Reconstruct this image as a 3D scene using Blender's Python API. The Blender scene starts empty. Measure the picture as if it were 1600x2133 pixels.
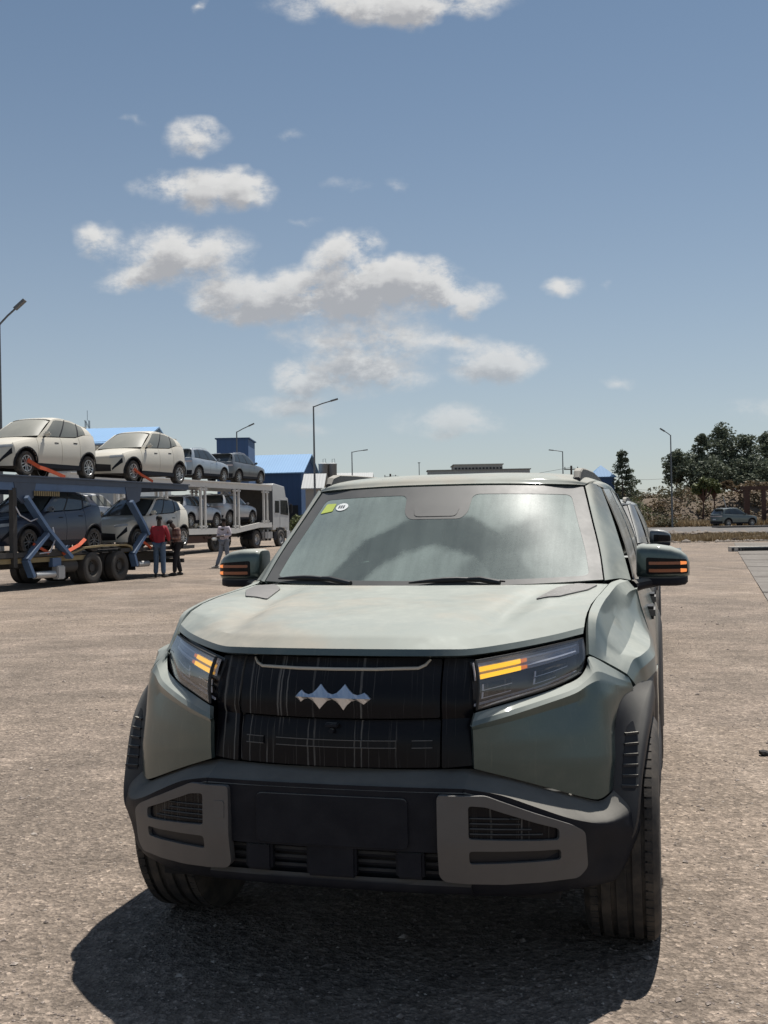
import bpy, bmesh, math, random
from mathutils import Vector, Matrix, noise
from mathutils.bvhtree import BVHTree
S = bpy.context.scene
COL = S.collection
R = math.radians
random.seed(7)

# ------------------------------------------------------------------ camera
F_PX, PITCH, ROLL, CAM_H = 2240.0, 0.0112, 0.0175, 1.434
cam_d = bpy.data.cameras.new('camera')
cam_d.sensor_fit = 'HORIZONTAL'; cam_d.sensor_width = 36.0
cam_d.lens = F_PX / 1600.0 * 36.0
cam_d.clip_start = 0.05; cam_d.clip_end = 6000
cam = bpy.data.objects.new('camera', cam_d); COL.objects.link(cam)
_r = Vector((1, 0, 0)); _u = Vector((0, -math.sin(PITCH), math.cos(PITCH))); _f = Vector((0, math.cos(PITCH), math.sin(PITCH)))
_cr, _sr = math.cos(ROLL), math.sin(ROLL)
_R = _r * _cr - _u * _sr; _U = _r * _sr + _u * _cr
cam.matrix_world = Matrix(((_R.x, _U.x, -_f.x, 0), (_R.y, _U.y, -_f.y, 0), (_R.z, _U.z, -_f.z, CAM_H), (0, 0, 0, 1)))
S.camera = cam

def ray_dir(px, py):
    """direction through a photograph pixel"""
    a, b = (px - 800) / F_PX, (py - 1066.5) / F_PX
    return _f + _R * a - _U * b
def at(px, py, dist):
    """the world point at forward distance `dist` seen at a photograph pixel"""
    d = ray_dir(px, py); return Vector((0, 0, CAM_H)) + d * (dist / d.y)
def ground_z(x, y):
    t = max(0.0, y - 44.0)
    z = 0.0125 * t * min(1.0, t / 10.0) if t > 0 else 0.0
    if y > 400: z = 0.0125 * 356
    return z
def on_ground(px, py):
    d = ray_dir(px, py); o = Vector((0, 0, CAM_H)); s = 0.5
    while s < 3000:
        p = o + d * s
        if p.z <= ground_z(p.x, p.y): break
        s *= 1.01
    lo, hi = s / 1.01, s
    for _ in range(20):
        m = (lo + hi) / 2; p = o + d * m
        if p.z <= ground_z(p.x, p.y): hi = m
        else: lo = m
    return o + d * hi

# ------------------------------------------------------------------ light
SUN_EL, SUN_AZ = R(67), R(30)          # azimuth from +Y (ahead) towards +X
sun_dir = Vector((math.sin(SUN_AZ) * math.cos(SUN_EL), math.cos(SUN_AZ) * math.cos(SUN_EL), math.sin(SUN_EL)))
sl = bpy.data.lights.new('sun', 'SUN'); sl.energy = 5.0; sl.angle = R(0.55); sl.color = (1.0, 0.955, 0.89)
so = bpy.data.objects.new('sun', sl); COL.objects.link(so)
so.rotation_euler = sun_dir.to_track_quat('Z', 'Y').to_euler(); so.location = sun_dir * 60
S.view_settings.view_transform = 'Standard'; S.view_settings.look = 'None'
S.view_settings.exposure = 0.38; S.view_settings.gamma = 1.0
S.view_settings.use_curve_mapping = False
S.render.engine = 'CYCLES'
S.cycles.max_bounces = 8; S.cycles.transparent_max_bounces = 16
S.cycles.use_denoising = True

# ------------------------------------------------------------------ node helpers
class NT:
    def __init__(s, tree):
        s.t = tree; s.n = tree.nodes; s.l = tree.links
    def add(s, kind, **kw):
        n = s.n.new(kind)
        for k, v in kw.items(): setattr(n, k, v)
        return n
    def put(s, sock, v):
        if v is None: return
        if isinstance(v, bpy.types.NodeSocket): s.l.new(v, sock)
        else: sock.default_value = v
    def math(s, op, a, b=None, c=None, clamp=False):
        n = s.add('ShaderNodeMath', operation=op, use_clamp=clamp)
        for i, v in enumerate((a, b, c)):
            if v is not None: s.put(n.inputs[i], v)
        return n.outputs[0]
    def vmath(s, op, a, b=None, sc=None):
        n = s.add('ShaderNodeVectorMath', operation=op)
        s.put(n.inputs[0], a)
        if b is not None: s.put(n.inputs[1], b)
        if sc is not None: s.put(n.inputs['Scale'], sc)
        return n.outputs['Value'] if op in ('LENGTH', 'DOT_PRODUCT', 'DISTANCE') else n.outputs[0]
    def noise(s, vec, scale, detail=4, rough=0.55, dist=0.0, out=0):
        n = s.add('ShaderNodeTexNoise'); s.put(n.inputs['Vector'], vec)
        n.inputs['Scale'].default_value = scale; n.inputs['Detail'].default_value = detail
        n.inputs['Roughness'].default_value = rough; n.inputs['Distortion'].default_value = dist
        return n.outputs[out]
    def voronoi(s, vec, scale, feature='F1', out='Distance', rnd=1.0):
        n = s.add('ShaderNodeTexVoronoi', feature=feature); s.put(n.inputs['Vector'], vec)
        n.inputs['Scale'].default_value = scale; n.inputs['Randomness'].default_value = rnd
        return n.outputs[out]
    def ramp(s, fac, stops, interp='LINEAR'):
        n = s.add('ShaderNodeValToRGB'); s.put(n.inputs[0], fac); cr = n.color_ramp; cr.interpolation = interp
        while len(cr.elements) > 1: cr.elements.remove(cr.elements[-1])
        for i, (p, c) in enumerate(stops):
            e = cr.elements[0] if i == 0 else cr.elements.new(p)
            e.position = p
            e.color = (c, c, c, 1) if isinstance(c, (int, float)) else (*c[:3], 1)
        return n.outputs[0]
    def mix(s, fac, a, b, blend='MIX'):
        n = s.add('ShaderNodeMix', data_type='RGBA', blend_type=blend)
        s.put(n.inputs[0], fac)
        for i, v in ((6, a), (7, b)):
            s.put(n.inputs[i], (*v[:3], 1) if isinstance(v, (tuple, list)) else v)
        return n.outputs[2]
    def smooth(s, v, lo, hi):
        n = s.add('ShaderNodeMapRange', interpolation_type='SMOOTHSTEP')
        s.put(n.inputs[0], v); n.inputs[1].default_value = lo; n.inputs[2].default_value = hi
        return n.outputs[0]
    def scale(s, vec, xyz):
        return s.vmath('MULTIPLY', vec, xyz)
    def bump(s, h, strength=0.3, dist=0.01, normal=None):
        n = s.add('ShaderNodeBump'); s.put(n.inputs['Height'], h)
        n.inputs['Strength'].default_value = strength; n.inputs['Distance'].default_value = dist
        if normal is not None: s.put(n.inputs['Normal'], normal)
        return n.outputs[0]
    def obj(s): return s.add('ShaderNodeTexCoord').outputs['Object']
    def pos(s): return s.add('ShaderNodeNewGeometry').outputs['Position']
    def up(s):
        g = s.add('ShaderNodeNewGeometry')
        x = s.add('ShaderNodeSeparateXYZ'); s.l.new(g.outputs['Normal'], x.inputs[0]); return x.outputs['Z']
    def sep(s, v):
        x = s.add('ShaderNodeSeparateXYZ'); s.put(x.inputs[0], v); return x.outputs

# ------------------------------------------------------------------ sky with clouds
W = bpy.data.worlds.new('World'); S.world = W; W.use_nodes = True
def build_world():
    T = NT(W.node_tree)
    for n in list(T.n): T.n.remove(n)
    sky = T.add('ShaderNodeTexSky', sky_type='NISHITA')
    sky.sun_disc = False; sky.sun_elevation = SUN_EL; sky.sun_rotation = SUN_AZ
    sky.altitude = 2300; sky.air_density = 1.0; sky.dust_density = 1.2; sky.ozone_density = 1.2
    D = T.add('ShaderNodeNewGeometry').outputs['Incoming']
    D = T.vmath('SCALE', D, sc=-1.0)
    x, y, z = T.sep(D)
    ys = T.math('MAXIMUM', y, 0.05)
    u = T.math('DIVIDE', x, ys); v = T.math('DIVIDE', z, ys)
    c = T.add('ShaderNodeCombineXYZ'); T.put(c.inputs[0], u); T.put(c.inputs[1], v)
    UV = c.outputs[0]
    # the clouds ahead: (photo x, y, half width, half height, strength)
    B = [(410, 290, 85, 42, .8), (425, 398, 165, 50, 1), (490, 392, 90, 42, .9), (202, 497, 56, 42, .9), (380, 525, 175, 68, 1), (290, 575, 95, 36, .9),
         (715, 520, 95, 44, 1), (560, 615, 190, 60, 1), (700, 600, 200, 72, 1.1), (860, 595, 160, 64, 1.1), (960, 620, 100, 42, 1), (450, 635, 80, 32, .8), (430, 590, 90, 50, .55),
         (770, 700, 200, 66, .8), (600, 690, 60, 24, .4), (740, 778, 200, 54, 1.0), (640, 785, 95, 46, .9), (1030, 752, 115, 50, 1.0), (955, 702, 75, 28, .7),
         (600, 848, 115, 36, .7), (950, 872, 150, 42, .72), (930, 905, 90, 22, .5), (1160, 588, 62, 32, .75), (1290, 803, 48, 16, .45),
         (820, 0, 290, 52, 1), (860, 35, 70, 44, .9), (720, 388, 70, 22, .27), (825, 380, 40, 20, .30), (625, 458, 50, 15, .27),
         (605, 288, 36, 18, .27), (1575, 850, 90, 36, .45), (620, 905, 90, 24, .42), (1260, 605, 28, 12, .28), (280, 258, 40, 12, .26), (412, 5, 24, 22, .6)]
    g = bpy.data.node_groups.new('clouds_ahead', 'ShaderNodeTree')
    g.interface.new_socket('UV', in_out='INPUT', socket_type='NodeSocketVector')
    g.interface.new_socket('Density', in_out='OUTPUT', socket_type='NodeSocketFloat')
    G = NT(g); gi = G.add('NodeGroupInput'); go = G.add('NodeGroupOutput')
    uv0 = gi.outputs[0]
    wob = G.vmath('SCALE', G.vmath('SUBTRACT', G.noise(uv0, 16, 3, .6, out=1), (0.5, 0.5, 0.5)), sc=0.042)
    uv = G.vmath('ADD', uv0, wob)
    acc = None
    for (bx, by, rx, ry, st) in B:
        d = ray_dir(bx, by); cu, cv = d.x / d.y, d.z / d.y
        q = G.vmath('MULTIPLY', G.vmath('SUBTRACT', uv, (cu, cv, 0)), (F_PX / rx / 1.08, F_PX / ry / 1.12, 0))
        w = G.math('MULTIPLY', G.math('SUBTRACT', 1.0, G.vmath('LENGTH', q), clamp=True), st)
        w = G.math('MULTIPLY', w, w)
        acc = w if acc is None else G.math('ADD', acc, w)
    acc = G.math('SQRT', acc)
    f1 = G.noise(G.scale(uv0, (1, 1.5, 1)), 22, 10, .68)
    n = G.math('MULTIPLY', G.math('SUBTRACT', f1, .5), 1.7)
    dens = G.math('ADD', acc, G.math('MULTIPLY', n, G.math('MULTIPLY', G.math('ADD', acc, .035), 2.1)))
    T2 = G.math('MULTIPLY', dens, 1.0)
    G.l.new(T2, go.inputs[0])
    def dens_at(vec):
        n = T.add('ShaderNodeGroup'); n.node_tree = g; T.put(n.inputs[0], vec); return n.outputs[0]
    d0 = dens_at(UV)
    dA = dens_at(T.vmath('ADD', UV, (0.003, 0.009, 0)))
    dB = dens_at(T.vmath('ADD', UV, (0.004, 0.024, 0)))
    cover = T.smooth(d0, 0.055, 0.70)
    thick = T.math('ADD', T.math('MULTIPLY', T.smooth(dA, 0.15, .85), .45), T.math('MULTIPLY', T.smooth(dB, 0.08, .62), .55))
    # scattered clouds over the rest of the sky (seen in reflections)
    zs = T.math('MAXIMUM', z, 0.06)
    c2 = T.add('ShaderNodeCombineXYZ'); T.put(c2.inputs[0], T.math('DIVIDE', x, zs)); T.put(c2.inputs[1], T.math('DIVIDE', y, zs))
    f3 = T.noise(c2.outputs[0], 1.25, 8, .56)
    cov2 = T.math('MULTIPLY', T.smooth(f3, .56, .70), T.smooth(z, 0.06, .2))
    ahead = T.math('MULTIPLY', T.smooth(y, 0.3, .55), T.math('SUBTRACT', 1.0, T.smooth(v, .55, .75)))
    cov2 = T.math('MULTIPLY', cov2, T.math('SUBTRACT', 1.0, ahead))
    front = T.smooth(y, 0.08, .3)
    cover = T.math('MAXIMUM', T.math('MULTIPLY', cover, front), cov2)
    # low clouds fade into the dusty air
    cover = T.math('MULTIPLY', cover, T.ramp(v, [(0.0, .25), (.08, .5), (.16, .85), (.25, 1.0)]))
    top = T.ramp(thick, [(0, (2.45, 2.43, 2.38)), (.35, (2.25, 2.24, 2.2)), (.7, (1.78, 1.77, 1.77)), (1, (1.32, 1.33, 1.38))])
    skyc = T.mix(1.0, sky.outputs[0], (SKY_TINT[0], SKY_TINT[1], SKY_TINT[2]), 'MULTIPLY')
    # airborne dust: paler, greyer towards the horizon
    hz = T.math('POWER', T.math('SUBTRACT', 1.0, T.math('MAXIMUM', z, 0.0), clamp=True), 4.4)
    skyc = T.mix(T.math('MULTIPLY', hz, .72), skyc, DUST_AIR)
    cl = T.vmath('SCALE', top, sc=CLOUD_GAIN)
    colr = T.mix(T.math('MULTIPLY', cover, .93), skyc, cl)
    bg = T.add('ShaderNodeBackground'); T.put(bg.inputs[0], colr); bg.inputs[1].default_value = SKY_STRENGTH
    out = T.add('ShaderNodeOutputWorld'); T.l.new(bg.outputs[0], out.inputs[0])
SKY_STRENGTH = 0.070
SKY_TINT = (1.06, 1.08, 0.97)
DUST_AIR = (5.3, 5.25, 5.4)
CLOUD_GAIN = 3.45
build_world()

# ------------------------------------------------------------------ materials
def mat(name):
    m = bpy.data.materials.new(name); m.use_nodes = True
    T = NT(m.node_tree); b = T.n['Principled BSDF']
    return m, T, b
def simple(name, col, rough=.6, metal=0.0, var=.15, vscale=6, coat=0.0, bump=0.0, bscale=60, dust=0.0, dustcol=(.34, .31, .26), spec=.5):
    """plain surface with slight unevenness, and dust lying on faces that look up"""
    m, T, b = mat(name)
    P = T.obj()
    n = T.noise(P, vscale, 5, .6)
    c = T.mix(n, tuple(max(0, v * (1 - var)) for v in col), tuple(min(1, v * (1 + var)) for v in col))
    r = T.math('ADD', rough - .06, T.math('MULTIPLY', n, .12))
    if dust:
        k = T.math('MULTIPLY', T.smooth(T.up(), .1, .9), T.math('ADD', .55, T.math('MULTIPLY', T.noise(P, vscale * .5, 5, .65), .7)))
        k = T.math('MULTIPLY', k, dust, clamp=True)
        k = T.math('MAXIMUM', k, T.math('MULTIPLY', T.noise(P, vscale, 4), dust * .09))
        c = T.mix(k, c, dustcol)
        r = T.math('ADD', r, T.math('MULTIPLY', k, .35), clamp=True)
        if metal: T.put(b.inputs['Metallic'], T.math('MULTIPLY', T.math('SUBTRACT', 1.0, k), metal))
        if coat: T.put(b.inputs['Coat Weight'], T.math('MULTIPLY', T.math('SUBTRACT', 1.0, k), coat))
    else:
        b.inputs['Metallic'].default_value = metal; b.inputs['Coat Weight'].default_value = coat
    b.inputs['Coat Roughness'].default_value = .08
    T.put(b.inputs['Base Color'], c); T.put(b.inputs['Roughness'], r)
    b.inputs['Specular IOR Level'].default_value = spec
    if bump: T.put(b.inputs['Normal'], T.bump(T.noise(P, bscale, 4), bump, .004))
    return m
def emit(name, col, strength):
    m, T, b = mat(name)
    b.inputs['Base Color'].default_value = (*[c * .6 for c in col], 1)
    b.inputs['Emission Color'].default_value = (*col, 1); b.inputs['Emission Strength'].default_value = strength
    b.inputs['Roughness'].default_value = .3
    return m

# ------------------------------------------------------------------ object helpers
def link(o, parent=None):
    COL.objects.link(o)
    if parent is not None: o.parent = parent
    return o
def tag(o, label=None, cat=None, group=None, kind=None):
    if label: o['label'] = label
    if cat: o['category'] = cat
    if group: o['group'] = group
    if kind: o['kind'] = kind
    return o
def thing(name, label, cat, loc=(0, 0, 0), rot=(0, 0, 0), group=None):
    o = bpy.data.objects.new(name, None); o.empty_display_size = .3
    o.location = loc; o.rotation_euler = rot; link(o); return tag(o, label, cat, group)
def mesh_obj(name, verts, faces, m=None, parent=None, smooth=None, mats=None, fmat=None):
    me = bpy.data.meshes.new(name); me.from_pydata([tuple(v) for v in verts], [], faces)
    for k in (mats or ([m] if m else [])): me.materials.append(k)
    if fmat: me.polygons.foreach_set('material_index', fmat)
    me.validate(); me.update()
    o = bpy.data.objects.new(name, me)
    if smooth is not None: shade(me, smooth)
    return link(o, parent)
def shade(me, ang=35):
    me.polygons.foreach_set('use_smooth', [True] * len(me.polygons))
    me.set_sharp_from_angle(angle=R(ang))
def copy_tree(o, parent=None, mats=None, labels=False):
    c = o.copy()
    if mats and o.type == 'MESH':
        c.data = o.data.copy()
        for i, mm in enumerate(c.data.materials):
            if mm and mm.name in mats: c.data.materials[i] = mats[mm.name]
    COL.objects.link(c); c.parent = parent
    if parent is not None: c.matrix_parent_inverse = o.matrix_parent_inverse.copy()
    for ch in list(o.children):
        copy_tree(ch, c, mats)
    return c
CHILDREN = {}
class MB:
    """collects shapes into one mesh"""
    def __init__(s): s.v = []; s.f = []; s.fm = []
    def _add(s, vs, fs, mi=0, M=None):
        o = len(s.v)
        s.v += [(M @ Vector(v)) if M else Vector(v) for v in vs]
        s.f += [tuple(i + o for i in f) for f in fs]; s.fm += [mi] * len(fs)
        return s
    def box(s, c, d, rz=0, mi=0, M=None, taper=1.0, bev=0.0):
        x, y, z = d[0] / 2, d[1] / 2, d[2] / 2
        q = Matrix.Translation(Vector(c)) @ Matrix.Rotation(rz, 4, 'Z')
        if M: q = M @ q
        if bev > 0:
            bm = bmesh.new(); bmesh.ops.create_cube(bm, size=1)
            bmesh.ops.scale(bm, vec=(2 * x, 2 * y, 2 * z), verts=bm.verts)
            for v in bm.verts:
                if v.co.z > 0: v.co.x *= taper; v.co.y *= taper
            bmesh.ops.bevel(bm, geom=bm.edges[:], offset=bev, segments=2, affect='EDGES')
            bm.verts.index_update()
            vs = [v.co.copy() for v in bm.verts]; fs = [[v.index for v in f.verts] for f in bm.faces]; bm.free()
            return s._add(vs, fs, mi, q)
        vs = [(-x, -y, -z), (x, -y, -z), (x, y, -z), (-x, y, -z)] + [(a * x * taper, b * y * taper, z) for a, b in ((-1, -1), (1, -1), (1, 1), (-1, 1))]
        return s._add(vs, [(0, 3, 2, 1), (4, 5, 6, 7), (0, 1, 5, 4), (1, 2, 6, 5), (2, 3, 7, 6), (3, 0, 4, 7)], mi, q)
    def tube(s, pts, rad, n=10, mi=0, caps=True, sq=1.0):
        pts = [Vector(p) for p in pts]; m = len(pts); o = len(s.v)
        rads = rad if isinstance(rad, (list, tuple)) else [rad] * m
        prev = None
        for i, p in enumerate(pts):
            t = (pts[min(i + 1, m - 1)] - pts[max(i - 1, 0)]).normalized()
            if prev is None:
                a = Vector((0, 0, 1)) if abs(t.z) < .9 else Vector((1, 0, 0))
                n1 = t.cross(a).normalized()
            else: n1 = (prev - t * prev.dot(t)).normalized()
            prev = n1; n2 = t.cross(n1)
            for k in range(n):
                an = 2 * math.pi * k / n
                s.v.append(p + (n1 * math.cos(an) + n2 * math.sin(an) * sq) * rads[i])
        for i in range(m - 1):
            for k in range(n):
                a = o + i * n + k; b = o + i * n + (k + 1) % n
                s.f.append((a, b, b + n, a + n)); s.fm.append(mi)
        if caps:
            s.f.append(tuple(o + k for k in range(n))[::-1]); s.f.append(tuple(o + (m - 1) * n + k for k in range(n))); s.fm += [mi, mi]
        return s
    def bar(s, a, b, w, h, mi=0, up=(0, 0, 1)):
        a, b = Vector(a), Vector(b); t = (b - a).normalized(); up = Vector(up)
        sx = t.cross(up)
        if sx.length < 1e-4: sx = t.cross(Vector((1, 0, 0)))
        sx.normalize(); uz = sx.cross(t)
        vs = [p + sx * (i * w / 2) + uz * (j * h / 2) for p in (a, b) for i, j in ((-1, -1), (1, -1), (1, 1), (-1, 1))]
        return s._add(vs, [(0, 1, 2, 3), (7, 6, 5, 4), (0, 4, 5, 1), (1, 5, 6, 2), (2, 6, 7, 3), (3, 7, 4, 0)], mi)
    def lathe(s, prof, n=32, axis='Z', M=None, mi=0, closed=False):
        o = len(s.v); m = len(prof); q = M or Matrix()
        for k in range(n):
            a = 2 * math.pi * k / n; c, sn = math.cos(a), math.sin(a)
            for (r, h) in prof:
                v = {'Z': (r * c, r * sn, h), 'X': (h, r * c, r * sn), 'Y': (r * c, h, r * sn)}[axis]
                s.v.append(q @ Vector(v))
        for k in range(n):
            k2 = (k + 1) % n
            for i in range(m - 1 if not closed else m):
                i2 = (i + 1) % m
                s.f.append((o + k * m + i, o + k2 * m + i, o + k2 * m + i2, o + k * m + i2)); s.fm.append(mi)
        return s
    def prism(s, poly, thick, M=None, mi=0):
        """polygon in local XY extruded along +Z by thick"""
        n = len(poly)
        vs = [(x, y, 0) for x, y in poly] + [(x, y, thick) for x, y in poly]
        fs = [tuple(range(n))[::-1], tuple(range(n, 2 * n))] + [(i, (i + 1) % n, n + (i + 1) % n, n + i) for i in range(n)]
        return s._add(vs, fs, mi, M)
    def build(s, name, m, parent=None, smooth=30):
        mats = m if isinstance(m, list) else [m]
        o = mesh_obj(name, s.v, s.f, parent=parent, mats=mats, fmat=s.fm if len(mats) > 1 else None)
        bm = bmesh.new(); bm.from_mesh(o.data); bmesh.ops.recalc_face_normals(bm, faces=bm.faces); bm.to_mesh(o.data); bm.free()
        if smooth: shade(o.data, smooth)
        return o
def cr(p0, p1, p2, p3, t):
    return ((2 * p1) + (p2 - p0) * t + (2 * p0 - 5 * p1 + 4 * p2 - p3) * t * t + (3 * p1 - p0 - 3 * p2 + p3) * t ** 3) * .5
def interp(pts, n, lin=False):
    """n samples between each pair of control points"""
    out = []; m = len(pts)
    for i in range(m - 1):
        for k in range(n):
            t = k / n
            if lin: out.append(pts[i].lerp(pts[i + 1], t))
            else:
                p0 = pts[i - 1] if i else pts[0] * 2 - pts[1]
                p3 = pts[i + 2] if i + 2 < m else pts[-1] * 2 - pts[-2]
                out.append(cr(p0, pts[i], pts[i + 1], p3, t))
    out.append(pts[-1].copy()); return out
def grid_of(rows, nu=4, nv=4, linu=False, linv=False):
    rows = [interp([Vector(p) for p in r], nu, linu) for r in rows]
    cols = [interp([r[j] for r in rows], nv, linv) for j in range(len(rows[0]))]
    return [[cols[j][i] for j in range(len(cols))] for i in range(len(cols[0]))]
def sheet(name, G, m, parent=None, thick=.012, ang=32, inward=None, mirror=False, mats=None, fmat=None):
    """a curved panel with real thickness from a grid of points; thickness goes towards `inward`"""
    if mirror: G = [[Vector((-p.x, p.y, p.z)) for p in r] for r in G]; inward = Vector((-inward[0], inward[1], inward[2])) if inward else None
    nr, nc = len(G), len(G[0])
    v = [p for r in G for p in r]
    nrm = []
    for i in range(nr):
        for j in range(nc):
            a = G[min(i + 1, nr - 1)][j] - G[max(i - 1, 0)][j]; b = G[i][min(j + 1, nc - 1)] - G[i][max(j - 1, 0)]
            n = a.cross(b)
            nrm.append(n.normalized() if n.length > 1e-9 else Vector((0, 0, 1)))
    avg = sum(nrm, Vector())
    sgn = 1.0
    if inward is not None and avg.dot(Vector(inward)) < 0: sgn = -1.0
    o = len(v)
    v2 = [p + n * (sgn * thick) for p, n in zip(v, nrm)]
    f = []
    for i in range(nr - 1):
        for j in range(nc - 1):
            a = i * nc + j; q = (a, a + 1, a + nc + 1, a + nc)
            f.append(q if sgn > 0 else q[::-1])
            q2 = tuple(k + o for k in q); f.append(q2[::-1] if sgn > 0 else q2)
    ring = [j for j in range(nc)] + [i * nc + nc - 1 for i in range(1, nr)] + [(nr - 1) * nc + j for j in range(nc - 2, -1, -1)] + [i * nc for i in range(nr - 2, 0, -1)]
    for a, b in zip(ring, ring[1:] + ring[:1]):
        q = (a, b, b + o, a + o); f.append(q[::-1] if sgn > 0 else q)
    ob = mesh_obj(name, v + v2, f, m, parent)
    bm = bmesh.new(); bm.from_mesh(ob.data); bmesh.ops.recalc_face_normals(bm, faces=bm.faces); bm.to_mesh(ob.data); bm.free()
    shade(ob.data, ang)
    return ob
def both(name, rows, m, parent, thick=.012, inward=(-1, 0, 0), nu=4, nv=4, ang=32, **k):
    G = grid_of(rows, nu, nv, **k)
    a = sheet(name, G, m, parent, thick, ang, Vector(inward)); b = sheet(name, G, m, parent, thick, ang, Vector(inward), mirror=True)
    return a, b
def full(rows):
    """mirror half rows (x from 0 outwards) to full-width rows"""
    return [[(-p[0], p[1], p[2]) for p in r[:0:-1]] + [tuple(p) for p in r] for r in rows]
def solid_from(ob):
    g = bpy.context.evaluated_depsgraph_get(); return BVHTree.FromObject(ob, g)
# ================================================================== materials of the cars
def car_paint(name, base, metal=.55, rough=.34, dust=.62, dustcol=(.38, .36, .31), tan=None):
    m, T, b = mat(name)
    P = T.obj(); up = T.up()
    n1 = T.noise(P, 3.0, 6, .62); n2 = T.noise(P, 17, 6, .66); n3 = T.noise(P, 220, 2, .5)
    lay = T.smooth(up, .12, .82)
    k = T.math('MULTIPLY', lay, T.math('ADD', T.math('ADD', T.math('MULTIPLY', T.smooth(n1, .3, .68), .22), .52), T.math('MULTIPLY', n2, .35)))
    k = T.math('MULTIPLY', k, dust, clamp=True)
    k = T.math('ADD', k, T.math('MULTIPLY', T.smooth(n2, .45, .75), .05), clamp=True)
    # dried drip marks on the upright faces
    st = T.noise(T.scale(P, (70, 70, 2.2)), 1.0, 3, .5)
    side = T.math('SUBTRACT', 1.0, T.smooth(up, .15, .6))
    k = T.math('ADD', k, T.math('MULTIPLY', T.math('MULTIPLY', T.smooth(st, .60, .78), side), .10), clamp=True)
    c = T.mix(n3, tuple(v * .9 for v in base), tuple(v * 1.1 for v in base))
    if tan:
        dustcol = T.mix(T.smooth(T.noise(P, 1.7, 4, .6), .46, .66), dustcol, tan)
    T.put(b.inputs['Base Color'], T.mix(k, c, dustcol))
    inv = T.math('SUBTRACT', 1.0, k)
    T.put(b.inputs['Metallic'], T.math('MULTIPLY', inv, metal))
    T.put(b.inputs['Coat Weight'], T.math('MULTIPLY', inv, .55)); b.inputs['Coat Roughness'].default_value = .10
    T.put(b.inputs['Roughness'], T.math('ADD', rough, T.math('MULTIPLY', k, .62), clamp=True))
    return m
def streaky_black(name, base=(.0035, .004, .007), rough=.24, amount=.34, dust=.12):
    """gloss black trim with dried run marks"""
    m, T, b = mat(name)
    P = T.obj()
    w = T.vmath('ADD', P, T.vmath('SCALE', T.noise(P, 9, 3, .5, out=1), sc=.012))
    s1 = T.noise(T.scale(w, (95, 0, 1.6)), 1.0, 2, .4); s2 = T.noise(T.scale(w, (210, 0, 2.4)), 1.0, 2, .5)
    run = T.math('MAXIMUM', T.smooth(s1, .625, .66), T.math('MULTIPLY', T.smooth(s2, .61, .68), .5))
    gate = T.smooth(T.noise(T.scale(P, (6, 1, 3)), 1.0, 3, .6), .30, .58)
    k = T.math('MULTIPLY', T.math('MULTIPLY', run, gate), amount)
    film = T.math('MULTIPLY', T.noise(P, 26, 6, .7), dust * .10)
    top = T.math('MULTIPLY', T.smooth(T.up(), .15, .9), dust)
    k = T.math('ADD', T.math('MAXIMUM', k, film), top, clamp=True)
    T.put(b.inputs['Base Color'], T.mix(k, base, (.33, .32, .30)))
    T.put(b.inputs['Roughness'], T.math('ADD', rough, T.math('MULTIPLY', k, .6), clamp=True))
    b.inputs['Specular IOR Level'].default_value = .16
    return m
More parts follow.
